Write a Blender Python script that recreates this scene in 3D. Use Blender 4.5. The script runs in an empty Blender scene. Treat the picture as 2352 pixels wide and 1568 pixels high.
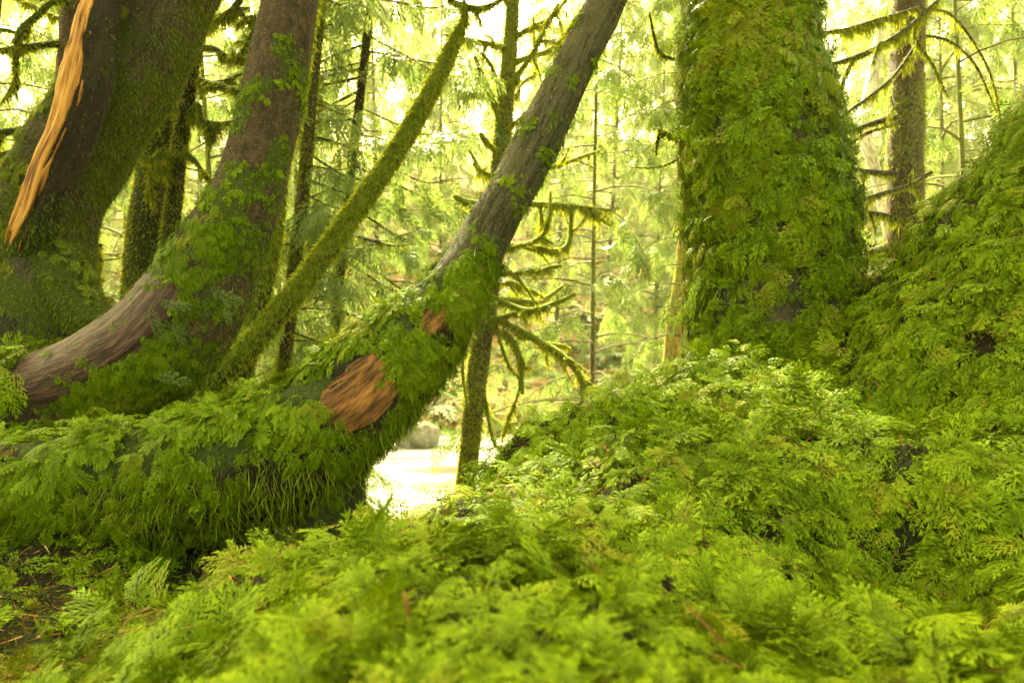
import bpy, math
import numpy as np

R = math.radians
rng = np.random.default_rng(11)
sc = bpy.context.scene

# ------------------------------------------------------------------ camera
SHADE_CANOPY = 330
HAZE = .0009
CZ = 1.7                      # camera height above the stream
cam_d = bpy.data.cameras.new("camera")
cam = bpy.data.objects.new("camera", cam_d)
sc.collection.objects.link(cam)
cam.location = (0, 0, CZ)
cam.rotation_euler = (R(90), 0, 0)
cam_d.lens = 24.0
cam_d.sensor_width = 36.0
cam_d.clip_start = 0.01
cam_d.clip_end = 500.0
cam_d.dof.use_dof = True
cam_d.dof.focus_distance = 1.5
cam_d.dof.aperture_fstop = 7.0
sc.camera = cam

# ------------------------------------------------------------------ world, sun, exposure
SUN_EL, SUN_AZ = 52.0, -18.0          # behind the trees, a little to the left
w = bpy.data.worlds.new("World")
sc.world = w
w.use_nodes = True
nt = w.node_tree
for n in list(nt.nodes):
    nt.nodes.remove(n)
sky = nt.nodes.new("ShaderNodeTexSky")
sky.sky_type = 'NISHITA'
sky.sun_disc = False
sky.sun_elevation = R(SUN_EL)
sky.sun_rotation = R(SUN_AZ)
sky.air_density = 1.0
sky.dust_density = 6.0
sky.ozone_density = 0.3
warm = nt.nodes.new("ShaderNodeMix")
warm.data_type = 'RGBA'
warm.blend_type = 'MULTIPLY'
warm.inputs[0].default_value = 1.0
warm.inputs[7].default_value = (1.0, 0.90, 0.36, 1)
nt.links.new(sky.outputs[0], warm.inputs[6])
bg = nt.nodes.new("ShaderNodeBackground")
bg.inputs[1].default_value = 0.11
nt.links.new(warm.outputs[2], bg.inputs[0])
wo = nt.nodes.new("ShaderNodeOutputWorld")
nt.links.new(bg.outputs[0], wo.inputs[0])

sd = bpy.data.lights.new("sun", 'SUN')
sd.energy = 4.2
sd.angle = R(4)
sd.color = (1.0, 0.90, 0.56)
sun = bpy.data.objects.new("sun", sd)
sc.collection.objects.link(sun)
sun.location = (0, 10, 30)
sun.rotation_euler = (R(-(90 - SUN_EL)), 0, R(-SUN_AZ))

sc.view_settings.view_transform = 'Standard'
sc.view_settings.look = 'None'
sc.view_settings.exposure = 3.72
sc.view_settings.gamma = 1.0
sc.render.engine = 'CYCLES'
sc.cycles.use_denoising = True
sc.cycles.max_bounces = 8
sc.cycles.diffuse_bounces = 4
sc.cycles.transmission_bounces = 5
sc.cycles.glossy_bounces = 2
sc.cycles.sample_clamp_indirect = 8.0

# ------------------------------------------------------------------ helpers
F = 1568.0


def P(u, v, Y):
    return ((u - 1176.0) / F * Y, Y, CZ + (784.0 - v) / F * Y)


def nrm(a):
    return a / np.maximum(np.linalg.norm(a, axis=-1, keepdims=True), 1e-9)


def _hash(i, j, k, seed):
    h = (i * 374761393 + j * 668265263 + k * 2147483647 + seed * 974711) & 0xffffffff
    h = ((h ^ (h >> 13)) * 1274126177) & 0xffffffff
    h = (h ^ (h >> 16)) & 0xffffffff
    return h / 4294967295.0


def vnoise(p, seed=0):
    p = np.asarray(p, float)
    f = np.floor(p)
    t = p - f
    t = t * t * (3 - 2 * t)
    i = f.astype(np.int64)
    out = 0
    for a in (0, 1):
        wa = t[:, 0] if a else 1 - t[:, 0]
        for b in (0, 1):
            wb = t[:, 1] if b else 1 - t[:, 1]
            for c in (0, 1):
                wc = t[:, 2] if c else 1 - t[:, 2]
                out = out + wa * wb * wc * _hash(i[:, 0] + a, i[:, 1] + b, i[:, 2] + c, seed)
    return out


def fbm(p, octv=3, seed=0):
    p = np.asarray(p, float)
    s, amp, tot = 0, 1.0, 0
    for o in range(octv):
        s = s + amp * vnoise(p * (2.03 ** o) + o * 17.3, seed + o)
        tot += amp
        amp *= 0.5
    return s / tot


def sstep(a, b, x):
    t = np.clip((x - a) / (b - a), 0, 1)
    return t * t * (3 - 2 * t)


class Geo:
    """collects triangles with per-vertex values and links them as one mesh object"""

    def __init__(self):
        self.v, self.t, self.m, self.s = [], [], [], []
        self.rnd, self.tip, self.moss, self.tc = [], [], [], []
        self.n = 0

    def add(self, V, T, mi=0, rnd=0.0, tip=0.0, moss=0.0, tc=None, smooth=False):
        V = np.asarray(V, np.float32).reshape(-1, 3)
        T = np.asarray(T, np.int64).reshape(-1, 3)
        k = len(V)
        full = lambda x: np.broadcast_to(np.asarray(x, np.float32), (k,)).astype(np.float32)
        self.v.append(V)
        self.t.append(T + self.n)
        self.m.append(np.full(len(T), mi, np.int32))
        self.s.append(np.full(len(T), smooth, bool))
        self.rnd.append(full(rnd))
        self.tip.append(full(tip))
        self.moss.append(full(moss))
        self.tc.append(V if tc is None else np.asarray(tc, np.float32))
        self.n += k

    def build(self, name, mats, parent=None, origin=(0, 0, 0), loc=None):
        V = np.concatenate(self.v) - np.asarray(origin, np.float32)
        T = np.concatenate(self.t).astype(np.int32)
        me = bpy.data.meshes.new(name)
        me.vertices.add(len(V))
        me.vertices.foreach_set("co", V.astype(np.float32).ravel())
        me.loops.add(T.size)
        me.loops.foreach_set("vertex_index", T.ravel())
        me.polygons.add(len(T))
        me.polygons.foreach_set("loop_start", np.arange(0, T.size, 3, dtype=np.int32))
        for m in mats:
            me.materials.append(m)
        me.polygons.foreach_set("material_index", np.concatenate(self.m))
        me.update(calc_edges=True)
        me.polygons.foreach_set("use_smooth", np.concatenate(self.s))
        for nm, arr in (("rnd", self.rnd), ("tip", self.tip), ("moss", self.moss)):
            a = me.attributes.new(nm, 'FLOAT', 'POINT')
            a.data.foreach_set("value", np.concatenate(arr))
        a = me.attributes.new("tc", 'FLOAT_VECTOR', 'POINT')
        a.data.foreach_set("vector", np.concatenate(self.tc).astype(np.float32).ravel())
        o = bpy.data.objects.new(name, me)
        sc.collection.objects.link(o)
        if parent is not None:
            o.parent = parent
        if loc is not None:
            o.location = loc
        return o


def tag(o, label=None, cat=None, group=None, kind=None):
    if label: o["label"] = label
    if cat: o["category"] = cat
    if group: o["group"] = group
    if kind: o["kind"] = kind
    return o


def thing(name, label, cat, loc=(0, 0, 0), rz=0.0, group=None):
    o = bpy.data.objects.new(name, None)
    o.empty_display_size = 0.2
    sc.collection.objects.link(o)
    o.location = loc
    o.rotation_euler = (0, 0, rz)
    return tag(o, label, cat, group)


def catmull(pts, n):
    pts = np.asarray(pts, float)
    q = np.vstack([2 * pts[0] - pts[1], pts, 2 * pts[-1] - pts[-2]])
    m = len(pts) - 1
    u = np.linspace(0, m, n)
    i = np.minimum(u.astype(int), m - 1)
    t = (u - i)[:, None]
    a, b, c, d = q[i], q[i + 1], q[i + 2], q[i + 3]
    return 0.5 * (2 * b + (c - a) * t + (2 * a - 5 * b + 4 * c - d) * t ** 2 + (3 * b - a - 3 * c + d) * t ** 3)


def resample(c, step):
    d = np.r_[0, np.cumsum(np.linalg.norm(np.diff(c[:, :3], axis=0), axis=1))]
    n = max(3, int(d[-1] / step) + 1)
    s = np.linspace(0, d[-1], n)
    return np.stack([np.interp(s, d, c[:, k]) for k in range(c.shape[1])], 1), s


class Tube:
    pass


def tube(path, nseg=16, step=0.03, lump=0.06, lfreq=6.0, ridge=0.0, rfreq=40.0, seed=0, jag=0.0, flute=0.0, flat=None):
    """path: rows of x, y, z, radius"""
    c = catmull(path, 40 * len(path))
    c, s = resample(c, step)
    n = len(c)
    tan = nrm(np.gradient(c[:, :3], axis=0))
    x = np.zeros((n, 3))
    up = np.array([0.0, -1.0, 0.0])
    if abs(tan[0] @ up) > 0.95:
        up = np.array([1.0, 0, 0])
    v = up - (up @ tan[0]) * tan[0]
    for i in range(n):
        v = v - (v @ tan[i]) * tan[i]
        v = v / np.linalg.norm(v)
        x[i] = v
    y = np.cross(tan, x)
    th = np.linspace(0, 2 * np.pi, nseg, endpoint=False)
    ct, st = np.cos(th), np.sin(th)
    rad = x[:, None] * ct[None, :, None] + y[:, None] * st[None, :, None]
    r = np.maximum(c[:, 3], 1e-4)[:, None].repeat(nseg, 1)
    rm = float(np.median(c[:, 3]))
    tc = np.stack([ct[None] * r, st[None] * r, s[:, None].repeat(nseg, 1)], -1)
    tcf = tc.reshape(-1, 3)
    rr = r.copy()
    if lump: rr = rr + r * lump * 2 * (fbm(tcf * lfreq + seed * 7.7, 3, seed).reshape(n, nseg) - .5)
    if ridge: rr = rr + ridge * 2 * (fbm(tcf * np.array([rfreq, rfreq, rfreq * .12]) + seed, 2, seed + 5).reshape(n, nseg) - .5)
    if flute:
        fl = np.cos(th[None] * 5 + 2.0 * vnoise(np.stack([s, s * 0, s * 0], 1) * 1.2, seed)[:, None] * 3)
        rr = rr + r * flute * fl
    if jag:
        rr[-1] *= 0.6
    V = c[:, None, :3] + rad * rr[..., None]
    if flat is not None:                         # squeeze across one direction
        d = np.asarray(flat[0], float)
        off = V - c[:, None, :3]
        V = V - (off @ d)[..., None] * d * (1 - flat[1])
    i0 = np.arange(n - 1)[:, None] * nseg
    j = np.arange(nseg)[None]
    a = i0 + j
    b = i0 + (j + 1) % nseg
    T = np.concatenate([np.stack([a, b, b + nseg], -1).reshape(-1, 3), np.stack([a, b + nseg, a + nseg], -1).reshape(-1, 3)])
    V = V.reshape(-1, 3)
    tcap = tcf
    k = len(V)
    V = np.vstack([V, c[:1, :3], c[-1:, :3]])
    tcap = np.vstack([tcf, [[0, 0, s[0]]], [[0, 0, s[-1]]]])
    jj = np.arange(nseg)
    T = np.concatenate([T, np.stack([np.full(nseg, k), (jj + 1) % nseg, jj], -1),
                        np.stack([np.full(nseg, k + 1), (n - 1) * nseg + jj, (n - 1) * nseg + (jj + 1) % nseg], -1)])
    o = Tube()
    o.V, o.T, o.tc = V, T, tcap
    o.N = np.vstack([rad.reshape(-1, 3), -tan[:1], tan[-1:]])
    o.s = np.r_[np.repeat(s, nseg), s[0], s[-1]]
    o.L = s[-1]
    o.c, o.cs, o.tan = c, s, tan
    return o


def pix(path):
    """rows of u, v, Y, width in pixels -> x, y, z, radius"""
    return np.array([P(u, v, Y) + (wd * 0.5 * Y / F,) for u, v, Y, wd in path])


def scatter(V, T, N, dens, count):
    A, B, C = V[T[:, 0]], V[T[:, 1]], V[T[:, 2]]
    ar = 0.5 * np.linalg.norm(np.cross(B - A, C - A), axis=1)
    wgt = ar * dens[T].mean(1)
    tot = wgt.sum()
    if tot <= 0 or count <= 0:
        return np.zeros((0, 3)), np.zeros((0, 3))
    k = rng.choice(len(T), int(count), p=wgt / tot)
    r1, r2 = np.sqrt(rng.random(len(k))), rng.random(len(k))
    a, b, c = (1 - r1)[:, None], (r1 * (1 - r2))[:, None], (r1 * r2)[:, None]
    return a * A[k] + b * B[k] + c * C[k], nrm(a * N[T[k, 0]] + b * N[T[k, 1]] + c * N[T[k, 2]])


def patch_on(path, nseg, step, maskfn, lift, ridge, rfreq, seed, tube_kw, thr=.45, namp=.5):
    """a raised, ridged piece of a trunk's own skin where the mask is high"""
    t_ = tube(path, nseg, step, **tube_kw)
    m = maskfn(t_)
    m = m + namp * (fbm(t_.tc * np.array([rfreq, rfreq, rfreq * .10]) + 3, 2, seed) - .5)
    h = lift * sstep(thr - .12, thr + .1, m) - .004 * (m < thr) + ridge * 2 * (fbm(t_.tc * np.array([rfreq, rfreq, rfreq * .07]), 3, seed + 1) - .5) * sstep(thr, thr + .2, m)
    V = t_.V + t_.N * h[:, None]
    T = t_.T[(m[t_.T] > thr).sum(1) >= 2]
    keep = np.unique(T)
    re = np.full(len(V), -1)
    re[keep] = np.arange(len(keep))
    return V[keep], re[T], t_.tc[keep]


# ------------------------------------------------------------------ leaf-scale templates
def frond(npair=10, nleaf=4, wid=0.40, ang=58, seed=0, lead=0.10, fat=.38):
    """a feather moss frond, unit length along +x; returns V, T, tip value"""
    g = np.random.default_rng(seed)
    V, T, tip = [], [], []

    def tri(p0, p1, p2, t0, t1, t2):
        k = len(V)
        V.extend([p0, p1, p2])
        T.append((k, k + 1, k + 2))
        tip.extend([t0, t1, t2])
    ax = lambda x: np.array([x, 0.03 * math.sin(x * 5 + seed), 0.0])
    for i in range(5):
        x0, x1 = i / 5, (i + 1) / 5
        hw = .010 * (1 - x0 * .7)
        tri(ax(x0) + [0, -hw, 0], ax(x0) + [0, hw, 0], ax(x1), x0 * .4, x0 * .4, x1 * .4)
    for i in range(npair):
        x = lead + (0.97 - lead) * i / (npair - 1)
        prof = math.sin(math.pi * (0.16 + 0.80 * x)) ** 0.8
        for sd_ in (-1, 1):
            L = wid * prof * g.uniform(.75, 1.15)
            if L < .03: continue
            an = R(ang - 18 * x + g.uniform(-9, 9))
            d = np.array([math.cos(an), sd_ * math.sin(an), 0])
            e = np.array([-sd_ * math.sin(an), math.cos(an), 0]) * 1.0
            e = np.array([-math.sin(an) * sd_, math.cos(an), 0]) if False else np.array([math.sin(an), -sd_ * math.cos(an), 0])
            b0 = ax(x + g.uniform(-.02, .02))
            lift = g.uniform(-.10, .22)

            def pt(t, off=0.0, z=0.0):
                p = b0 + d * L * t + e * off
                p = p + np.array([0, 0, lift * L * t - .35 * L * t * t + z])
                return p
            if nleaf == 0:
                hw = L * .20
                tri(pt(0), pt(.45, hw), pt(1), .2, .5, 1)
                tri(pt(0), pt(1), pt(.45, -hw), .2, 1, .5)
            else:
                for j in range(nleaf):
                    t0 = .06 + .86 * j / nleaf
                    dt = .86 / nleaf
                    ll = L * (.42 * (1 - t0 * .72)) * g.uniform(.8, 1.2)
                    for s2 in (-1, 1):
                        zz = g.uniform(-.018, .028)
                        q = pt(t0 + dt * .95 + ll / L * .50, s2 * ll * fat, zz)
                        tri(pt(t0), pt(t0 + dt * .85), q, .25 + .35 * t0, .3 + .35 * t0, .55 + .45 * t0)
                tri(pt(.82, .012), pt(.82, -.012), pt(1.06), .6, .6, 1)
    V = np.array(V)
    return V, np.array(T), np.array(tip) * (.55 + .45 * V[:, 0].clip(0, 1))


FA = [frond(6, 3, .44, 52, s, .14, .66) for s in (1, 2, 3)] + [frond(5, 4, .56, 46, 30, .22, .60)]
FB = [frond(5, 2, .46, 52, s, .14, .70) for s in (4, 5, 6)] + [frond(4, 3, .58, 46, 31, .2, .60)]
FC = [frond(6, 0, .44, 52, s) for s in (7, 8, 9)]
SPRAY = [frond(8, 2, .36, 48, s, .1, .5) for s in (14, 15, 16)]        # flat cedar spray
SPRAYF = [frond(6, 0, .40, 46, s) for s in (17, 18)]
FERN = [frond(15, 0, .26, 78, s, .16) for s in (21, 22)]


def leaves(geo, tmpl, p, g, n, size, rnd, mi=0, droop=(.2, .6), wscale=1.0, twist=0.35):
    """instances of the templates baked in: p points, g growth directions, n facing directions"""
    N = len(p)
    if N == 0: return
    g = nrm(g)
    n = n + rng.normal(0, twist, (N, 3))
    y = nrm(np.cross(n, g))
    z = np.cross(g, y)
    size = np.broadcast_to(size, (N,))
    rnd = np.broadcast_to(rnd, (N,))
    dr = rng.uniform(droop[0], droop[1], N)
    which = rng.integers(0, len(tmpl), N)
    for k, (V, T, tip) in enumerate(tmpl):
        i = np.where(which == k)[0]
        if len(i) == 0: continue
        Vx = V[None].repeat(len(i), 0).copy()
        bend = rng.normal(0, .18, len(i))[:, None]
        xx = Vx[..., 0]
        Vx[..., 2] += -dr[i][:, None] * xx ** 2
        Vx[..., 0] *= (1 - .25 * dr[i][:, None] * xx)
        Vx[..., 1] = Vx[..., 1] * wscale + bend * xx ** 2
        Vx *= size[i][:, None, None]
        W = p[i][:, None] + Vx[..., :1] * g[i][:, None] + Vx[..., 1:2] * y[i][:, None] + Vx[..., 2:3] * z[i][:, None]
        M = len(V)
        TT = (T[None] + (np.arange(len(i)) * M)[:, None, None]).reshape(-1, 3)
        geo.add(W.reshape(-1, 3), TT, mi, np.repeat(rnd[i], M), np.tile(tip, len(i)))


def grow_dir(n, hang=0.9, spread=0.7, lift=0.35):
    d = np.array([0, 0, -1.0])
    t = d - (n @ d)[:, None] * n
    r = rng.normal(0, 1, n.shape)
    r = r - (r * n).sum(1, keepdims=True) * n
    return nrm(t * hang + nrm(r) * spread * rng.uniform(.3, 1, (len(n), 1)) + n * lift)


def blades(geo, p, d, wdt, ln, rnd, mi=0, curl=.3):
    """thin tapering blades, two triangles each"""
    N = len(p)
    if N == 0: return
    d = nrm(d)
    side = nrm(np.cross(d, rng.normal(0, 1, (N, 3))))
    ln = np.broadcast_to(ln, (N,))[:, None]
    wd = np.broadcast_to(wdt, (N,))[:, None]
    k = rng.normal(0, curl, (N, 3)) * ln
    k[:, 2] -= curl * ln[:, 0] * .6
    a, b = p - side * wd * .5, p + side * wd * .5
    m = p + d * ln * .55 + k * .3
    c, e = m - side * wd * .35, p + d * ln + k
    f = m + side * wd * .35
    V = np.stack([a, b, c, f, e], 1).reshape(-1, 3)
    i = np.arange(N)[:, None] * 5
    T = np.concatenate([i + [[0, 1, 3]], i + [[0, 3, 2]], i + [[2, 3, 4]]])
    geo.add(V, T, mi, np.repeat(np.broadcast_to(rnd, (N,)), 5), np.tile([0, 0, .5, .5, 1.0], N))


# ------------------------------------------------------------------ materials
def nodes(name):
    m = bpy.data.materials.new(name)
    m.use_nodes = True
    t = m.node_tree
    for n in list(t.nodes): t.nodes.remove(n)
    return m, t


def nd(t, typ, **kw):
    n = t.nodes.new(typ)
    for k, v in kw.items():
        if k == 'ins':
            for i, val in v.items(): n.inputs[i].default_value = val
        else:
            setattr(n, k, v)
    return n


def ramp(t, stops, fac):
    n = t.nodes.new("ShaderNodeValToRGB")
    e = n.color_ramp.elements
    e[0].position, e[0].color = stops[0][0], (*stops[0][1], 1)
    e[1].position, e[1].color = stops[-1][0], (*stops[-1][1], 1)
    for p, c in stops[1:-1]:
        x = e.new(p)
        x.color = (*c, 1)
    t.links.new(fac, n.inputs[0])
    return n.outputs[0]


def attr(t, nm, out=2):
    n = nd(t, "ShaderNodeAttribute", attribute_name=nm)
    return n.outputs[out]


def mixc(t, fac, a, b, mode='MIX'):
    n = nd(t, "ShaderNodeMix", data_type='RGBA', blend_type=mode)
    for sock, val in ((n.inputs[0], fac), (n.inputs[6], a), (n.inputs[7], b)):
        if hasattr(val, 'links'):
            t.links.new(val, sock)
        else:
            sock.default_value = val if not isinstance(val, tuple) else (*val, 1)
    return n.outputs[2]


def noise(t, vec, scale, detail=4, rough=.55, stretch=None):
    if stretch:
        mp = nd(t, "ShaderNodeMapping")
        mp.inputs[3].default_value = stretch
        t.links.new(vec, mp.inputs[0])
        vec = mp.outputs[0]
    n = nd(t, "ShaderNodeTexNoise")
    n.inputs['Scale'].default_value = scale
    n.inputs['Detail'].default_value = detail
    n.inputs['Roughness'].default_value = rough
    t.links.new(vec, n.inputs['Vector'])
    return n.outputs[0]


def leaf_mat(name, stops, tipcol, tipamt=.5, trans=.35, rough=.45, spec=.4, trc=(1.2, 1.12, .55)):
    m, t = nodes(name)
    base = ramp(t, stops, attr(t, "rnd"))
    mt = nd(t, "ShaderNodeMath", operation='MULTIPLY')
    t.links.new(attr(t, "tip"), mt.inputs[0])
    mt.inputs[1].default_value = tipamt
    col = mixc(t, mt.outputs[0], base, tipcol)
    b = nd(t, "ShaderNodeBsdfPrincipled")
    t.links.new(col, b.inputs['Base Color'])
    b.inputs['Roughness'].default_value = rough
    b.inputs['Specular IOR Level'].default_value = spec
    tr = nd(t, "ShaderNodeBsdfTranslucent")
    t.links.new(mixc(t, 1.0, col, trc, 'MULTIPLY'), tr.inputs[0])
    mx = nd(t, "ShaderNodeMixShader")
    mx.inputs[0].default_value = trans
    t.links.new(b.outputs[0], mx.inputs[1])
    t.links.new(tr.outputs[0], mx.inputs[2])
    o = nd(t, "ShaderNodeOutputMaterial")
    t.links.new(mx.outputs[0], o.inputs[0])
    return m


def bark_mat(name, dark, light, mossc=(.06, .10, .008), scale=28, lichen=None, bump=.6, rough=.85, stretch=(1, 1, .16)):
    """bark along the trunk with a moss film where the moss value is high"""
    m, t = nodes(name)
    tc = attr(t, "tc", 1)
    n1 = noise(t, tc, scale, 6, .62, stretch)
    n2 = noise(t, tc, scale * .22, 3, .5)
    col = ramp(t, [(.30, dark), (.55, tuple(.5 * (a + b) for a, b in zip(dark, light))), (.75, light)], n1)
    col = mixc(t, n2, col, mixc(t, .55, col, (.02, .012, .008)))
    cr_ = noise(t, tc, scale * .8, 5, .7, (stretch[0], stretch[1], stretch[2] * 1.6))
    ab = nd(t, "ShaderNodeMath", operation='SUBTRACT')
    t.links.new(cr_, ab.inputs[0])
    ab.inputs[1].default_value = .5
    ab2 = nd(t, "ShaderNodeMath", operation='ABSOLUTE')
    t.links.new(ab.outputs[0], ab2.inputs[0])
    crack = ramp(t, [(.004, (.22, .20, .18)), (.03, (1, 1, 1))], ab2.outputs[0])
    col = mixc(t, .75, col, crack, 'MULTIPLY')
    if lichen:
        n3 = noise(t, tc, scale * 3.2, 3, .6)
        r3 = ramp(t, [(.62, (0, 0, 0)), (.72, (.6, .6, .6))], n3)
        col = mixc(t, r3, col, lichen)
    n4 = noise(t, tc, 45, 4, .65)
    ad = nd(t, "ShaderNodeMath", operation='ADD')
    t.links.new(attr(t, "moss"), ad.inputs[0])
    ad2 = nd(t, "ShaderNodeMath", operation='SUBTRACT')
    t.links.new(n4, ad2.inputs[0])
    ad2.inputs[1].default_value = .5
    t.links.new(ad2.outputs[0], ad.inputs[1])
    mm = ramp(t, [(.42, (0, 0, 0)), (.62, (1, 1, 1))], ad.outputs[0])
    mcol = mixc(t, noise(t, tc, 90, 4, .7), tuple(c * .45 for c in mossc), tuple(c * 1.5 for c in mossc))
    col = mixc(t, mm, col, mcol)
    b = nd(t, "ShaderNodeBsdfPrincipled")
    t.links.new(col, b.inputs['Base Color'])
    b.inputs['Roughness'].default_value = rough
    b.inputs['Specular IOR Level'].default_value = .25
    hh = nd(t, "ShaderNodeMath", operation='ADD')
    t.links.new(n1, hh.inputs[0])
    n5 = noise(t, tc, 150, 3, .7)
    t.links.new(n5, hh.inputs[1])
    bp = nd(t, "ShaderNodeBump")
    bp.inputs['Strength'].default_value = bump
    bp.inputs['Distance'].default_value = .02
    t.links.new(hh.outputs[0], bp.inputs['Height'])
    t.links.new(bp.outputs[0], b.inputs['Normal'])
    o = nd(t, "ShaderNodeOutputMaterial")
    t.links.new(b.outputs[0], o.inputs[0])
    return m


def ground_mat():
    m, t = nodes("ground")
    geo = nd(t, "ShaderNodeNewGeometry")
    pos = geo.outputs['Position']
    humus = ramp(t, [(.3, (.006, .004, .002)), (.55, (.022, .012, .006)), (.75, (.060, .032, .014))], noise(t, pos, 38, 6, .7))
    film = mixc(t, noise(t, pos, 60, 4, .7), (.008, .009, .002), (.030, .034, .006))
    mk = ramp(t, [(.42, (0, 0, 0)), (.58, (1, 1, 1))], noise(t, pos, 7, 4, .6))
    near = mixc(t, mk, humus, film)
    litter = ramp(t, [(.25, (.05, .028, .012)), (.5, (.20, .10, .04)), (.62, (.34, .15, .055)), (.78, (.42, .27, .13))], noise(t, pos, 9, 8, .75))
    cover = mixc(t, noise(t, pos, 14, 5, .7), (.04, .085, .01), (.20, .27, .04))
    mk2 = ramp(t, [(.46, (0, 0, 0)), (.58, (1, 1, 1))], noise(t, pos, 1.1, 6, .65))
    far = mixc(t, mk2, litter, cover)
    col = mixc(t, attr(t, "moss"), near, far)
    b = nd(t, "ShaderNodeBsdfPrincipled")
    t.links.new(col, b.inputs['Base Color'])
    b.inputs['Roughness'].default_value = .9
    b.inputs['Specular IOR Level'].default_value = .2
    bp = nd(t, "ShaderNodeBump")
    bp.inputs['Strength'].default_value = .8
    bp.inputs['Distance'].default_value = .02
    t.links.new(noise(t, pos, 55, 6, .7), bp.inputs['Height'])
    t.links.new(bp.outputs[0], b.inputs['Normal'])
    o = nd(t, "ShaderNodeOutputMaterial")
    t.links.new(b.outputs[0], o.inputs[0])
    return m


def water_mat():
    m, t = nodes("white_water")
    geo = nd(t, "ShaderNodeNewGeometry")
    pos = geo.outputs['Position']
    n1 = noise(t, pos, 1.1, 3, .5, (.7, 2.0, 1))
    col = ramp(t, [(.28, (.030, .026, .018)), (.42, (.12, .11, .085)), (.58, (.50, .49, .44)), (.72, (.80, .79, .74))], n1)
    b = nd(t, "ShaderNodeBsdfPrincipled")
    t.links.new(col, b.inputs['Base Color'])
    b.inputs['Roughness'].default_value = .35
    bp = nd(t, "ShaderNodeBump")
    bp.inputs['Strength'].default_value = .35
    bp.inputs['Distance'].default_value = .06
    t.links.new(n1, bp.inputs['Height'])
    t.links.new(bp.outputs[0], b.inputs['Normal'])
    o = nd(t, "ShaderNodeOutputMaterial")
    t.links.new(b.outputs[0], o.inputs[0])
    return m


def plain_mat(name, stops, scale=30, stretch=None, rough=.8, bump=.5, use_tc=False):
    m, t = nodes(name)
    if use_tc: vec = attr(t, "tc", 1)
    else: vec = nd(t, "ShaderNodeTexCoord").outputs['Object']
    n1 = noise(t, vec, scale, 6, .65, stretch)
    col = ramp(t, stops, n1)
    b = nd(t, "ShaderNodeBsdfPrincipled")
    t.links.new(col, b.inputs['Base Color'])
    b.inputs['Roughness'].default_value = rough
    b.inputs['Specular IOR Level'].default_value = .3
    bp = nd(t, "ShaderNodeBump")
    bp.inputs['Strength'].default_value = bump
    bp.inputs['Distance'].default_value = .01
    t.links.new(n1, bp.inputs['Height'])
    t.links.new(bp.outputs[0], b.inputs['Normal'])
    o = nd(t, "ShaderNodeOutputMaterial")
    t.links.new(b.outputs[0], o.inputs[0])
    return m


MOSS = leaf_mat("feather_moss",  # tips naturally paler; bases darkened further to put gap shadow into the colour
                [(0, (.002, .008, .001)), (.28, (.009, .028, .001)), (.55, (.028, .062, .002)), (.82, (.090, .120, .003)), (.93, (.13, .085, .012)), (1, (.11, .052, .015))],
                (.34, .46, .004), .86, .12, .50, .08)
FUZZ = leaf_mat("short_moss",
                [(0, (.025, .033, .003)), (.4, (.075, .095, .006)), (.75, (.150, .180, .010)), (1, (.18, .14, .03))],
                (.32, .37, .015), .6, .32, .6, .2)
BMOSS = leaf_mat("branch_moss",
                 [(0, (.070, .085, .006)), (.5, (.170, .195, .008)), (1, (.28, .29, .015))],
                 (.36, .42, .03), .6, .45, .7, .15)
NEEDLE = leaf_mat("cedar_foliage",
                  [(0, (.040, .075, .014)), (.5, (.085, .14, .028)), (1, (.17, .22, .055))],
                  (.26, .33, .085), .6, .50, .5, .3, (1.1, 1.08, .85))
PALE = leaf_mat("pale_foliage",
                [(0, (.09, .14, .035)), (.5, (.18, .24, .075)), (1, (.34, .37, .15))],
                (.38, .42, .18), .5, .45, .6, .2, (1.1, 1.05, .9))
LITTER = leaf_mat("dry_needles",
                  [(0, (.035, .016, .007)), (.45, (.16, .060, .016)), (.8, (.36, .14, .035)), (1, (.42, .27, .10))],
                  (.40, .20, .06), .3, .05, .6, .2)
BUSH = leaf_mat("bank_leaves",
                [(0, (.06, .11, .015)), (.45, (.17, .22, .05)), (.75, (.32, .33, .12)), (.88, (.36, .20, .10)), (1, (.42, .28, .18))],
                (.40, .42, .14), .4, .35, .6, .2, (1.1, 1.05, .85))
BARK_MAPLE = bark_mat("grey_mossy_bark", (.030, .024, .012), (.14, .110, .060), (.055, .066, .005), 30, (.30, .27, .18), .6)
BARK_RED = bark_mat("red_brown_bark", (.045, .027, .013), (.18, .112, .058), (.060, .075, .008), 46, (.34, .26, .16), .8, .85, (1, 1, .55))
BARK_SMOOTH = bark_mat("smooth_grey_bark", (.105, .088, .042), (.27, .220, .115), (.085, .110, .008), 22, (.24, .23, .14), 1.0, .85, (1, 1, .08))
BARK_DARK = bark_mat("dark_bark", (.018, .013, .009), (.080, .052, .032), (.045, .060, .006), 26, None, .8)
BARK_FAR = bark_mat("far_bark", (.06, .04, .03), (.20, .14, .09), (.13, .16, .015), 14, None, .5)
BARK_LICH = bark_mat("lichen_bark", (.30, .22, .05), (.55, .46, .14), (.40, .40, .04), 12, (.6, .55, .3), .4)  # lichen yellow with sunlit brightness put into the bark colour
BARK_PALE = bark_mat("white_bark", (.45, .42, .36), (.75, .72, .66), (.3, .3, .1), 9, None, .3)
WOOD = plain_mat("splintered_wood", [(.34, (.05, .018, .006)), (.44, (.34, .13, .022)), (.58, (.56, .27, .055)), (.75, (.68, .40, .12))], 60, (1, 1, .05), .65, 1.3, True)
ROT = plain_mat("rotten_wood", [(.33, (.012, .006, .003)), (.45, (.085, .034, .010)), (.58, (.25, .092, .022)), (.75, (.42, .20, .055))], 62, (1, 1, .16), .8, 1.2, True)
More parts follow.
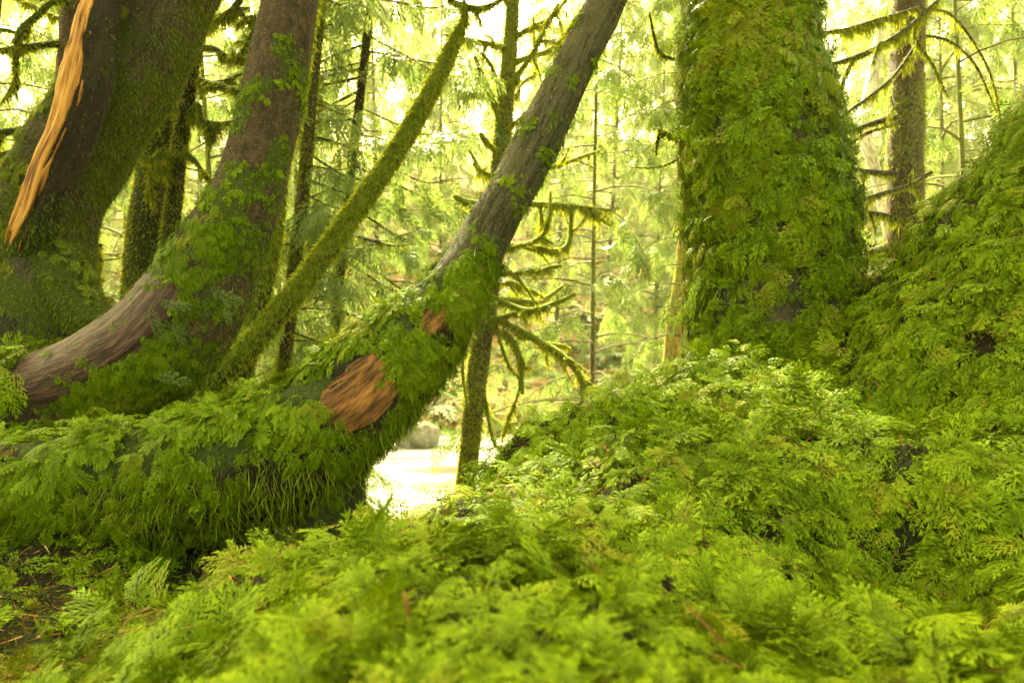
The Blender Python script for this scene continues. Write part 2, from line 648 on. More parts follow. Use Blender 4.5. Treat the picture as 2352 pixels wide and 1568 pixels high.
REDW = plain_mat("bare_red_root", [(.36, (.014, .006, .004)), (.5, (.055, .021, .014)), (.68, (.14, .060, .038))], 90, (1, 1, .16), .6, 1.0, True)
TWIG = plain_mat("dry_twig", [(.3, (.16, .055, .018)), (.6, (.40, .15, .045)), (.8, (.55, .26, .10))], 40, None, .6, .3)
STONE = plain_mat("wet_stone", [(.30, (.08, .074, .050)), (.5, (.20, .19, .15)), (.7, (.34, .33, .28))], 7, None, .7, .6)
GROUND = ground_mat()
WATER = water_mat()

# ------------------------------------------------------------------ terrain: ground sheet through surveyed points
DROP = .034
near_px = [
    (1176, 1568, .30), (760, 1568, .31), (200, 1640, .40), (1600, 1568, .31), (2100, 1568, .34), (2500, 1568, .42),
    (1000, 1350, .42), (1250, 1260, .58), (800, 1330, .50), (600, 1450, .45), (1500, 1340, .52),
    (760, 1190, .93), (1000, 1165, 1.0), (1160, 1130, 1.1), (1330, 1105, 1.2), (1130, 1098, 1.38), (900, 1255, .75), (1150, 1215, .85),
    (650, 1268, .80), (400, 1462, .62), (250, 1590, .54), (120, 1660, .46),
    (100, 1400, 1.15), (200, 1500, .98), (30, 1545, .92), (100, 1320, 1.40), (400, 1410, 1.45), (250, 1385, 1.35), (600, 1340, 1.5), (760, 1240, 1.6),
    (-200, 1400, 1.0), (-200, 1250, 1.5), (-400, 1500, .8),
    (900, 1230, 1.4),
    (1500, 1235, .92), (1500, 1110, 1.12), (1480, 1000, 1.32), (1135, 1048, 1.5), (1190, 1000, 1.62), (1400, 925, 1.52), (1560, 838, 1.70), (1720, 815, 1.75), (1900, 800, 1.75), (2000, 700, 1.75),
    (2100, 620, 1.70), (2200, 485, 1.65), (2352, 245, 1.60), (2500, 40, 1.60),
    (1900, 1170, 1.12), (1900, 1300, .98), (2300, 1320, .95), (2300, 1000, 1.16), (2300, 750, 1.34), (2000, 950, 1.36), (1700, 960, 1.46), (2100, 800, 1.48), (2200, 1150, 1.06), (2080, 1060, 1.40), (1930, 1425, .93), (2250, 1450, .97), (1700, 1200, 1.02), (1800, 1040, 1.2),
    (1700, 1450, .44), (2050, 1505, .44), (1880, 1455, .80), (2350, 1490, .78), (2200, 1420, .84), (1700, 1340, .85), (1650, 1180, 1.08), (2500, 900, 1.2), (2500, 1300, .9),
    (0, 800, 2.6), (180, 775, 2.6), (100, 765, 2.9), (0, 1010, 1.9), (300, 1020, 1.9), (-300, 800, 2.6), (-300, 1000, 1.9),
    (330, 720, 3.9), (480, 905, 2.8), (540, 940, 3.0), (200, 745, 3.6), (-300, 700, 3.6),
]
pts = [(x, y, z - DROP) for x, y, z in (P(*q) for q in near_px)]
C = CZ
pts += [
    (0, 0, C - .22), (-.4, 0, C - .30), (.5, 0, C - .27), (0, -.5, C - .30), (-1.2, -.4, C - .5), (1.0, -.4, C - .25), (1.6, .4, C + .05), (0, -2, C - .4),
    (-2, -2, C - .5), (2, -2, C + .2), (-2, .6, C - .45), (-2, 1.5, C - .3),
    (-.25, 1.9, C - .62), (-.05, 1.75, C - .55), (.12, 2.0, C - .6), (.35, 2.4, C - .55), (.7, 2.5, C - .35), (1.0, 2.4, C - .05), (1.4, 2.2, C + .35), (2.0, 1.6, C + .95), (2.2, 2.6, C + .5), (1.9, .9, C + .7),
    (-.6, 2.3, C - .60), (-.3, 2.8, C - .9), (-.1, 4.0, C - 1.36), (-.5, 4.0, C - 1.36), (-1.2, 4.2, C - .75), (-2.0, 5.0, C - .55), (.7, 4.0, C - .95), (1.5, 4.0, C - .2), (2.6, 4.5, C + .25),
    (-.3, 5.2, C - 1.50), (-1.0, 5.5, C - 1.6), (1.2, 5.5, C - 1.1), (-3, 5, C - .2), (-4, 3.5, C - .05), (-6, 3, C), (4, 3, C + .9), (5, 6, C + .3),
    (-6, 6.5, C - .9), (-3, 6.6, C - 1.55), (0, 6.6, C - 1.85), (3, 6.8, C - 1.2), (6, 7.5, C - .8), (12, 7, C), (-12, 6, C - .3), (25, 6, C + 1), (-25, 5, C),
]
for x in (-30, -14, -6, -2, 2, 6, 14, 30):
    yo = .02 * x * x * .3
    pts += [(x, 8.0, C - 2.1), (x, 10.5, C - 2.1), (x, 12.6, C - 1.55), (x, 15, C - .75), (x, 20, C + 1.6), (x, 30, C + 6.2), (x, 45, C + 12.5), (x, 70, C + 20), (x, 95, C + 24)]
pts += [(-30, -20, C), (30, -20, C + 2), (0, -25, C), (-60, 30, C + 7), (60, 30, C + 7)]
CP = np.array(pts)


def _solve():
    d = np.linalg.norm(CP[:, None, :2] - CP[None, :, :2], axis=-1)
    A = np.sqrt(d * d + .06 ** 2)
    n = len(CP)
    Pm = np.c_[np.ones(n), CP[:, :2]]
    M = np.block([[A + np.eye(n) * -.003, Pm], [Pm.T, np.zeros((3, 3))]])
    return np.linalg.solve(M, np.r_[CP[:, 2], 0, 0, 0])


SOL = _solve()


def height0(xy):
    xy = np.asarray(xy, float).reshape(-1, 2)
    out = np.empty(len(xy))
    for i in range(0, len(xy), 20000):
        q = xy[i:i + 20000]
        d = np.linalg.norm(q[:, None] - CP[None, :, :2], axis=-1)
        out[i:i + 20000] = np.sqrt(d * d + .06 ** 2) @ SOL[:-3] + SOL[-3] + q @ SOL[-2:]
    return out


def height(xy):
    xy = np.asarray(xy, float).reshape(-1, 2)
    z = height0(xy)
    r = np.hypot(xy[:, 0], xy[:, 1])
    p3 = np.c_[xy, z]
    k = sstep(.2, .9, r)
    z = z + (.020 + .044 * k) * 2 * (fbm(p3 * 8.5, 3, 3) - .5) * sstep(60, 5, r)
    z = z + .35 * sstep(12, 20, xy[:, 1]) * 2 * (fbm(p3 * .5, 3, 9) - .5)
    return z


def hz(x, y):
    return float(height([[x, y]])[0])


def axis(lo, hi, fine, a, b, g=1.09):
    c = list(np.arange(a, b + 1e-6, fine))
    s = fine
    while c[-1] < hi:
        s *= g
        c.append(c[-1] + s)
    s = fine
    while c[0] > lo:
        s *= g
        c.insert(0, c[0] - s)
    return np.array(c)


gx, gy = axis(-70, 70, .017, -1.9, 1.9), axis(-30, 100, .017, .05, 2.8, 1.06)
GX, GY = np.meshgrid(gx, gy)
gxy = np.c_[GX.ravel(), GY.ravel()]
gzv = height(gxy)
GV = np.c_[gxy, gzv]
nx, ny = len(gx), len(gy)
ii = (np.arange(ny - 1)[:, None] * nx + np.arange(nx - 1)[None]).ravel()
GT = np.concatenate([np.stack([ii, ii + 1, ii + nx + 1], 1), np.stack([ii, ii + nx + 1, ii + nx], 1)])
Zg = gzv.reshape(ny, nx)
dzx = np.gradient(Zg, gx, axis=1).ravel()
dzy = np.gradient(Zg, gy, axis=0).ravel()
GN = nrm(np.c_[-dzx, -dzy, np.ones(len(dzx))])
g = Geo()
g.add(GV, GT, 0, moss=sstep(3.2, 6.0, np.hypot(gxy[:, 0], gxy[:, 1])), smooth=True)
ground = g.build("ground", [GROUND])
tag(ground, "forest floor running down to the stream and up the far hillside", "ground", kind="structure")

# stream: one gently uneven sheet of white water
wx, wy = np.linspace(-40, 40, 260), np.linspace(6.0, 13.6, 110)
WX, WY = np.meshgrid(wx, wy)
wxy = np.c_[WX.ravel(), WY.ravel()]
wz = .05 * (fbm(np.c_[wxy * [.8, 1.8], np.zeros(len(wxy))], 3, 4) - .5) + .02
ii = (np.arange(109)[:, None] * 260 + np.arange(259)[None]).ravel()
g = Geo()
g.add(np.c_[wxy, wz], np.concatenate([np.stack([ii, ii + 1, ii + 261], 1), np.stack([ii, ii + 261, ii + 260], 1)]), smooth=True)
tag(g.build("water", [WATER]), "white rushing stream below the mossy bank", "stream", kind="structure")

# ------------------------------------------------------------------ moss carpet of the near ground
def moss_patch(V, T, N, dens, count, tmpl, smin, smax, geo, hang=.9, spread=.75, lift=.35, seed=0, droop=(.2, .9), bias=0.0, sink=.12, m=7, stand=.55):
    """feather moss in small shelving clumps: each clump shares a size and a hue and fans out downhill"""
    pc, nc = scatter(V, T, N, dens, max(1, count // m))
    k = len(pc)
    cs = smin + (smax - smin) * rng.random(k) ** 1.3
    ch = np.clip(.50 * rng.random(k) + 1.7 * (fbm(pc * 7.0, 2, 20 + seed) - .5) + .22 + bias, 0, .88)
    ch[rng.random(k) < .04 + .25 * sstep(.58, .68, fbm(pc * 5.0 + 9, 2, 44))] = .94
    i = np.repeat(np.arange(k), m)
    n = nrm(nc[i] + rng.normal(0, .12, (len(i), 3)))
    r = rng.normal(0, 1, n.shape)
    r = r - (r * n).sum(1, keepdims=True) * n
    sz = cs[i] * rng.uniform(.65, 1.25, len(i))
    hgt = rng.random(len(i))
    p = pc[i] + r * (cs[i] * .40)[:, None] * rng.random((len(i), 1)) + n * (cs[i] * stand * hgt)[:, None]
    d = np.array([0, 0, -1.0])
    t = d - (n @ d)[:, None] * n
    gd = nrm(t * hang + nrm(r) * spread * rng.uniform(.2, 1, (len(i), 1)) + n * (lift * (.4 + .9 * hgt))[:, None])
    col = np.clip(ch[i] + rng.normal(0, .07, len(i)) + .10 * (hgt - .5), 0, 1)
    leaves(geo, tmpl, p - gd * (sz * sink)[:, None], gd, n, sz, col, 0, droop, 1.0, .28)


dist = np.hypot(gxy[:, 0], gxy[:, 1])
ang_ok = (np.abs(gxy[:, 0]) < .75 * gxy[:, 1] * 1.25 + .35) & (gxy[:, 1] > .1)
bare = sstep(.44, .53, fbm(GV * 6.5, 3, 31))          # where bare humus shows between the moss
bare = np.maximum(bare, .75 * sstep(.6, 1.2, gxy[:, 0]))
bare = np.maximum(bare, .55 * (gxy[:, 1] < .75) * (gxy[:, 0] > -.3))
vdir = nrm(np.array([0, 0, CZ]) - GV)
facing = np.clip((GN * vdir).sum(1) + .35, .04, 1.2)
litter_l = sstep(-.15, -.45, gxy[:, 0]) * sstep(.55, .75, gxy[:, 1]) * sstep(1.7, 1.4, gxy[:, 1])
bare = bare * (1 - .8 * litter_l)
cov = ang_ok * (.16 + .84 * bare) * (1 - .62 * litter_l) * facing / np.maximum(dist, .3) ** 1.3
moss = Geo()
d0 = cov * (dist < .62)
moss_patch(GV, GT, GN, d0, 6000, FA, .015, .036, moss, .5, .9, .75, bias=-.02)
d1 = cov * (dist >= .55) * (dist < 1.35)
moss_patch(GV, GT, GN, d1, 7600, FA, .024, .060, moss, .9, .85, .60)
d2 = cov * (dist >= 1.25) * (dist < 3.4)
moss_patch(GV, GT, GN, d2, 30000, FB, .022, .058, moss, .9, .85, .60)
p, n = scatter(GV, GT, GN, ang_ok * facing * (dist < 3.4) * np.clip(1.6 / np.maximum(dist, .4), 0, 3), 70000)
blades(moss, p, grow_dir(n, .4, 1.0, .5), .0022, rng.uniform(.006, .020, len(p)), np.where(rng.random(len(p)) < .35, .97, .15 * rng.random(len(p))))
edge_m = (gxy[:, 0] > -.35) & (gxy[:, 0] < .75) & (gxy[:, 1] > .95) & (gxy[:, 1] < 2.0)
moss_patch(GV, GT, GN, edge_m * facing, 2600, FB, .022, .054, moss, .9, .85, .60)
tag(moss.build("moss_carpet", [MOSS]), "thick bright green feather moss covering the near ground and mounds", "moss", kind="stuff")

# fallen needles and twig ends strewn over it
lit = Geo()
lw = .25 + 2.2 * sstep(.52, .66, fbm(GV * 5.0 + 9, 2, 44)) + 2.0 * litter_l
p, n = scatter(GV, GT, GN, ang_ok * facing * (dist > .45) * (dist < 2.6) * lw / np.maximum(dist, .3), 2600)
gd = grow_dir(n, .5, 1.2, .15)
blades(lit, p + n * rng.uniform(.004, .028, (len(p), 1)), gd, .0028, rng.uniform(.012, .048, len(p)), rng.random(len(p)), 0, .12)
tag(lit.build("needle_litter", [LITTER]), "brown and orange fallen needles strewn over the moss", "litter", kind="stuff")

# ------------------------------------------------------------------ trees near the camera
def near_tree(name, label, base, group=None):
    return thing(name, label, "tree", base, 0, group)


def trunk_part(tb, mossv, mat, root, base, name="trunk", mi=0):
    gg = Geo()
    gg.add(tb.V, tb.T, 0, moss=mossv, tc=tb.tc, smooth=True)
    return gg.build(name, [mat], root, base)


def fuzz_on(geo, tb, dens, count, ln=(.008, .02), hang=.8, lift=.9, wd=.004, mi=0, bias=0):
    p, n = scatter(tb.V, tb.T, tb.N, dens, count)
    gd = grow_dir(n, hang, .6, lift)
    r = np.clip(.6 * rng.random(len(p)) + .5 * fbm(p * 7, 2, 77) - .05 + bias, 0, 1)
    blades(geo, p - gd * .002, gd, wd, rng.uniform(ln[0], ln[1], len(p)), r, mi)


# --- leaning tree in the middle, its foot running left as a mossy log
pm = pix([(-260, 1190, 1.68, 190), (-100, 1160, 1.70, 210), (100, 1125, 1.70, 225), (300, 1110, 1.70, 245), (500, 1080, 1.71, 265), (680, 1030, 1.73, 275),
          (800, 945, 1.76, 250), (900, 845, 1.79, 215), (1010, 712, 1.83, 158), (1080, 608, 1.86, 126), (1137, 500, 1.89, 112), (1200, 395, 1.92, 106),
          (1292, 205, 1.98, 98), (1346, 95, 2.0, 92), (1398, -5, 2.05, 86), (1510, -250, 2.15, 80), (1680, -700, 2.4, 64), (1800, -1200, 2.7, 44)])
base = tuple(pm[3, :3])
T_M = near_tree("leaning_tree", "grey leaning tree in the middle, its smooth bare trunk rising from a thick mossy log", base)
tb = tube(pm, 44, .014, .11, 7, .004, 60, 3)
v_of = lambda V: 784 - (V[:, 2] - CZ) / V[:, 1] * F
vv = v_of(tb.V)
upf = tb.N[:, 2]
low = sstep(520, 680, vv + 260 * (fbm(tb.V * 14, 3, 2) - .5))
mask = np.clip(low * (.30 + .8 * sstep(-.1, .6, upf)) + .5 * sstep(.35, .8, upf) * sstep(.45, .6, fbm(tb.V * 12, 2, 5)), 0, 1.2)
u_of = lambda V: V[:, 0] / V[:, 1] * F + 1176
uu = u_of(tb.V)
patch = 1.4 * np.exp(-(((uu - 826) / 80) ** 2 + ((vv - 893) / 78) ** 2)) * (tb.N[:, 1] < .3) + .8 * np.exp(-(((uu - 1000) / 45) ** 2 + ((vv - 735) / 45) ** 2)) * (tb.N[:, 1] < -.1)
gg = Geo()
lowt = low[tb.T].mean(1)
gg.add(tb.V, tb.T, 0, moss=np.clip(mask - patch, 0, 1), tc=tb.tc, smooth=True)
gg.m[0] = (lowt > .5).astype(np.int32)
gg.build("trunk", [BARK_SMOOTH, BARK_DARK], T_M, base)
mg = Geo()
ptc0 = fbm(tb.V * 9, 3, 8)
mod = .04 + .96 * sstep(.47, .57, ptc0)
dn = low * np.clip(.28 + .9 * sstep(-.45, .4, upf), 0, 1) * mod * (1 - .97 * sstep(.25, .5, patch)) * (np.abs(uu) < 4000)
moss_patch(tb.V, tb.T, tb.N, dn * (uu < 900), 11000, FA, .020, .050, mg, 1.0, .75, .60, 3, stand=.55)
moss_patch(tb.V, tb.T, tb.N, dn * (uu >= 860), 8500, FB, .015, .038, mg, .9, .8, .55, 3, bias=.06, stand=.5)
thin = (1 - low) * sstep(.50, .58, fbm(tb.V * np.array([14, 14, 14]), 3, 15) + .06 * (tb.N[:, 0] < -.5)) * (tb.N[:, 1] < .3)
moss_patch(tb.V, tb.T, tb.N, thin, 1300, FC, .010, .024, mg, .6, .9, .25, 3, bias=.1)
moss_patch(tb.V, tb.T, tb.N, low * sstep(.55, .1, upf) * (tb.N[:, 1] < .3) * (1 - .97 * sstep(.25, .5, patch)) * sstep(.36, .48, fbm(tb.V * 8, 3, 18)), 3600, FB, .018, .045, mg, 1.3, .5, .55, 5, bias=-.12, stand=.6)
p, n = scatter(tb.V, tb.T, tb.N, low * sstep(.5, -.2, upf) * (tb.N[:, 1] < .4) * (1 - .97 * sstep(.25, .5, patch)), 7000)
blades(mg, p, grow_dir(n, 1.2, .8, .5), .0025, rng.uniform(.012, .045, len(p)), np.where(rng.random(len(p)) < .6, .97, .2), 0, .4)
fuzz_on(mg, tb, np.clip(low * sstep(.0, -.6, upf) * sstep(.4, .6, ptc0) + thin * .5 + low * .2, 0, 1), 7000, (.008, .022), 1.2, .6, .003, bias=-.2)
tag(mg.build("moss", [MOSS], T_M, base), kind="stuff")
# the orange rotten wood laid bare on the trunk
def rot_mask(t_):
    u_, v_ = u_of(t_.V), v_of(t_.V)
    # axes along and across the trunk
    a1, b1 = (u_ - 828) * .72 - (v_ - 905) * .69, (u_ - 828) * .69 + (v_ - 905) * .72
    return np.clip(1.1 - (np.abs(a1) / 120) ** 2.5 - (np.abs(b1) / 84) ** 2.5, 0, 1) * (t_.N[:, 1] < .1)


def rot_mask2(t_):
    u_, v_ = u_of(t_.V), v_of(t_.V)
    a1, b1 = (u_ - 1000) * .72 - (v_ - 735) * .69, (u_ - 1000) * .69 + (v_ - 735) * .72
    return np.clip(1.1 - (np.abs(a1) / 55) ** 2.5 - (np.abs(b1) / 34) ** 2.5, 0, 1) * (t_.N[:, 1] < .1)


for fn in (rot_mask, rot_mask2):
    pv, pt_, ptc_ = patch_on(pm, 170, .005, fn, .004, .009, 60, 3, dict(lump=.11, lfreq=7, ridge=.004, rfreq=60, seed=3), namp=.6)
    gg = Geo()
    gg.add(pv, pt_, 0, tc=ptc_, smooth=True)
    gg.build("rotten_wood", [ROT], T_M, base)
# its stubby foot going into the ground
pr = pix([(770, 950, 1.78, 180), (768, 1040, 1.74, 150), (766, 1140, 1.73, 145), (765, 1260, 1.73, 170)])
tr = tube(pr, 28, .016, .10, 12, .005, 50, 4)
trunk_part(tr, np.full(len(tr.V), .55), BARK_DARK, T_M, base, "root")
mg = Geo()
moss_patch(tr.V, tr.T, tr.N, .2 + .8 * sstep(.4, .55, fbm(tr.V * 9, 2, 41)), 900, FB, .018, .042, mg, 1.2, .5, .4, 4, bias=-.1)
tag(mg.build("root_moss", [MOSS], T_M, base), kind="stuff")

# --- big reddish leaning tree on the left
pd = pix([(-300, 985, 2.1, 130), (-120, 962, 2.1, 150), (50, 925, 2.1, 178), (200, 885, 2.1, 215), (335, 822, 2.1, 245), (430, 722, 2.12, 238), (495, 602, 2.15, 202), (545, 500, 2.17, 170),
          (585, 400, 2.2, 150), (632, 200, 2.25, 138), (668, 0, 2.3, 122), (700, -250, 2.4, 110), (740, -900, 2.6, 84)])
base = tuple(pd[3, :3])
T_D = near_tree("bent_tree", "red brown bent tree on the left whose trunk curves up from a bare reddish root", base)
tb = tube(pd, 44, .018, .06, 7, .003, 55, 9, flute=.02)
uu, vv, upf = u_of(tb.V), v_of(tb.V), tb.N[:, 2]
redm = sstep(.2, .5, 1.2 - (np.hypot(uu - 220 - np.clip(uu - 220, -125, 125) , (vv - 777 + .7 * (uu - 220)) * .82) / 75) ** 2)
lowm = sstep(470, 620, vv) * sstep(60, 250, uu) * (1 - .93 * redm)
ptc = fbm(tb.V * 7, 3, 51)
mask = np.clip(lowm * (.35 + .6 * sstep(.38, .55, ptc)) + .75 * sstep(.56, .66, ptc) + .35 * sstep(.3, .9, -tb.N[:, 0]) * sstep(.45, .55, ptc), 0, 1)
trunk_part(tb, mask, BARK_RED, T_D, base)
mg = Geo()
left = sstep(.5, -.4, tb.N[:, 0])
dn = lowm * (.10 + .9 * left) * (.15 + .85 * sstep(.38, .52, ptc)) * (tb.N[:, 1] < .4)
moss_patch(tb.V, tb.T, tb.N, dn, 6500, FB, .014, .034, mg, 1.1, .7, .45, 6, bias=-.05, stand=.35)
moss_patch(tb.V, tb.T, tb.N, mask * (1 - lowm) * (tb.N[:, 1] < .4) * (vv > -100), 1500, FC, .010, .026, mg, .9, .9, .35, 6, bias=-.08)
moss_patch(tb.V, tb.T, tb.N, (1 - .9 * redm) * sstep(190, 80, uu) * sstep(.0, .5, upf) * (uu > -250), 700, FB, .04, .08, mg, 1.0, .7, .4, 6)
fuzz_on(mg, tb, np.clip(mask, 0, 1) * (tb.N[:, 1] < .5), 9000, (.006, .016), .9, .6, .0025, bias=-.35)
tag(mg.build("moss", [FUZZ if False else MOSS], T_D, base), kind="stuff")
# bare red root wood along its upper left side
def red_mask(t_):
    u_, v_ = u_of(t_.V), v_of(t_.V)
    ax_, ay_, bx_, by_ = 345., 690., 95., 865.
    tt = np.clip(((u_ - ax_) * (bx_ - ax_) + (v_ - ay_) * (by_ - ay_)) / ((bx_ - ax_) ** 2 + (by_ - ay_) ** 2), 0, 1)
    d_ = np.hypot(u_ - ax_ - tt * (bx_ - ax_), v_ - ay_ - tt * (by_ - ay_))
    return np.clip(1.2 - (d_ / 75) ** 2, 0, 1) * (t_.N[:, 1] < .5)


pv, pt_, ptc_ = patch_on(pd, 130, .010, red_mask, .006, .004, 50, 8, dict(lump=.06, lfreq=7, ridge=.003, rfreq=55, seed=9, flute=.02))
gg = Geo()
gg.add(pv, pt_, 0, tc=ptc_, smooth=True)
gg.build("bare_root", [REDW], T_D, base)
# cedar sprigs stuck on it
gg = Geo()
sp = np.array([P(345, 700, 1.93), P(365, 690, 1.92), P(395, 735, 1.93), P(355, 870, 1.92), P(480, 660, 1.98), P(520, 690, 1.98)])
gdv = np.array([[.1, -.3, -1], [.9, -.3, -.3], [.5, -.3, -1.0], [1, -.2, .1], [.8, -.3, -.5], [.2, -.2, -1]])
for k in range(6):
    gg = Geo()
    leaves(gg, SPRAY, sp[k:k + 1], gdv[k:k + 1], np.array([[0, -1.0, .2]]), np.array([[.11, .09, .08, .10, .10, .07][k]]), np.array([.5]), 0, (.1, .4), .8, .1)
    gg.build("cedar_sprig", [NEEDLE], T_D, base)

# --- thick mossy tree far left
pa = pix([(30, 900, 2.95, 440), (45, 800, 2.93, 390), (62, 725, 2.92, 320), (75, 640, 2.94, 255), (98, 520, 2.98, 212), (150, 400, 3.02, 205), (230, 268, 3.07, 203), (300, 165, 3.12, 206),
          (372, 0, 3.2, 208), (460, -200, 3.3, 200), (600, -700, 3.6, 170), (700, -1300, 3.9, 130)])
base = (pa[0, 0], pa[0, 1], pa[0, 2])
T_A = near_tree("mossy_tree", "thick dark mossy tree at the far left, leaning right behind a splintered stem", base)
tb = tube(pa, 44, .022, .09, 5, .006, 30, 21, flute=.05)
ptc = fbm(tb.V * 5, 3, 61)
vv = v_of(tb.V)
mask = np.clip(.34 + .5 * sstep(.36, .56, ptc), 0, 1)
trunk_part(tb, mask, BARK_MAPLE, T_A, base)
pr = pix([(90, 560, 2.88, 110), (135, 640, 2.84, 120), (180, 705, 2.80, 110), (235, 745, 2.76, 84), (300, 775, 2.70, 56)])
tr = tube(pr, 24, .02, .08, 8, .004, 40, 23)
trunk_part(tr, np.full(len(tr.V), .8), BARK_MAPLE, T_A, base, "root")
pr2 = pix([(20, 560, 2.86, 120), (10, 650, 2.80, 130), (-10, 730, 2.74, 120), (-40, 800, 2.66, 90)])
tr2 = tube(pr2, 24, .02, .08, 8, .004, 40, 24)
trunk_part(tr2, np.full(len(tr2.V), .8), BARK_MAPLE, T_A, base, "root")
mg = Geo()
fr = (tb.N[:, 1] < .5) * (vv > -150)
moss_patch(tb.V, tb.T, tb.N, fr * sstep(.2, -.6, tb.N[:, 0]) * sstep(.30, .45, ptc), 4200, FC, .022, .05, mg, 1.0, .6, .4, 7, bias=.15)
fuzz_on(mg, tb, fr * (.25 + .75 * sstep(.3, .55, ptc)), 32000, (.006, .018), 1.0, .8, .0035, bias=-.14)
fuzz_on(mg, tb, fr * sstep(.3, .9, np.abs(tb.N[:, 0])), 9000, (.008, .028), 1.3, .8, .0035, bias=.10)
for q in (tr, tr2):
    fuzz_on(mg, q, np.ones(len(q.V)), 3500, (.010, .03), 1.0, .7, .005, bias=-.1)
    moss_patch(q.V, q.T, q.N, sstep(.1, .7, q.N[:, 2]), 260, FC, .03, .06, mg, 1.0, .6, .4, 7)
tag(mg.build("moss", [FUZZ], T_A, base), kind="stuff")

# --- splintered stem leaning on it: dark bark with bright torn wood
pb = pix([(-30, 820, 3.0, 60), (30, 680, 2.90, 80), (84, 520, 2.77, 90), (130, 400, 2.74, 92), (172, 300, 2.75, 96), (200, 200, 2.77, 98), (222, 80, 2.80, 84), (238, 0, 2.85, 74), (262, -200, 2.9, 66), (310, -600, 3.0, 50)])
base = tuple(pb[1, :3])
T_B = near_tree("splintered_tree", "dark broken stem with a strip of bright orange torn wood down its front", base)
tb = tube(pb, 36, .014, .08, 8, .009, 45, 31)
trunk_part(tb, np.clip(.30 + .5 * (fbm(tb.V * 8, 2, 3) - .5) + .4 * sstep(420, 560, v_of(tb.V)), 0, 1), BARK_DARK, T_B, base)
mg = Geo()
fuzz_on(mg, tb, .15 + sstep(420, 560, v_of(tb.V)), 5000, (.006, .02), 1.0, .8, .004, bias=-.15)
tag(mg.build("moss", [FUZZ], T_B, base), kind="stuff")


def torn_mask(t_):
    u_, v_ = u_of(t_.V), v_of(t_.V)
    lo_ = sstep(600, 420, v_)
    edge = -.03 + .12 * np.sin(v_ * .035) + .16 * (lo_ - .5) - .20 * sstep(140, 20, v_)
    return np.clip(.75 + (edge - t_.N[:, 0]) * 1.6, 0, 1) * (t_.N[:, 1] < .75) * sstep(640, 470, v_) * (v_ > -260)


pv, pt_, ptc_ = patch_on(pb, 200, .007, torn_mask, .009, .010, 75, 13, dict(lump=.08, lfreq=8, ridge=.009, rfreq=45, seed=31), namp=1.15)
gg = Geo()
gg.add(pv, pt_, 0, tc=ptc_, smooth=True)
gg.build("torn_wood", [WOOD], T_B, base)

# --- big mossy tree on the right
ph = pix([(1790, 960, 2.15, 500), (1782, 860, 2.13, 440), (1778, 790, 2.12, 405), (1780, 700, 2.12, 385), (1768, 500, 2.14, 380), (1745, 300, 2.16, 345), (1724, 150, 2.17, 305), (1722, 0, 2.19, 290),
          (1722, -300, 2.22, 280), (1730, -900, 2.35, 250), (1735, -1600, 2.5, 210)])
base = tuple(ph[0, :3])
T_H = near_tree("mossy_tree", "broad upright trunk on the right shaggy with bright green feather moss", base)
ph[:, 3] *= .91
tb = tube(ph, 52, .018, .09, 5, .008, 36, 71, flute=.02)
ptc = fbm(tb.V * 6, 3, 81)
vv = v_of(tb.V)
trunk_part(tb, np.clip(.15 + .7 * sstep(.36, .55, ptc), 0, 1), BARK_MAPLE, T_H, base)
mg = Geo()
fr = (tb.N[:, 1] < .55) * (vv > -250)
dn = fr * (.28 + .72 * sstep(.32, .44, ptc))
moss_patch(tb.V, tb.T, tb.N, dn, 16000, FB, .026, .060, mg, .9, .9, .75, 9, (.3, 1.0), bias=.06, stand=.58)
fuzz_on(mg, tb, fr * (.3 + sstep(.5, .95, np.abs(tb.N[:, 0]))), 9000, (.006, .020), 1.1, .9, .003, bias=-.05)
# hanging strands on its left edge
p, n = scatter(tb.V, tb.T, tb.N, (tb.N[:, 0] < -.8) * (vv > -100) * (vv < 640) * sstep(.48, .6, fbm(tb.V * 5, 2, 83)), 160)
blades(mg, p, nrm(n * .4 + np.array([0, 0, -1.0]) + rng.normal(0, .12, n.shape)), .0022, rng.uniform(.05, .16, len(p)), .35 + .5 * rng.random(len(p)), 0, .15)
tag(mg.build("moss", [MOSS], T_H, base), kind="stuff")


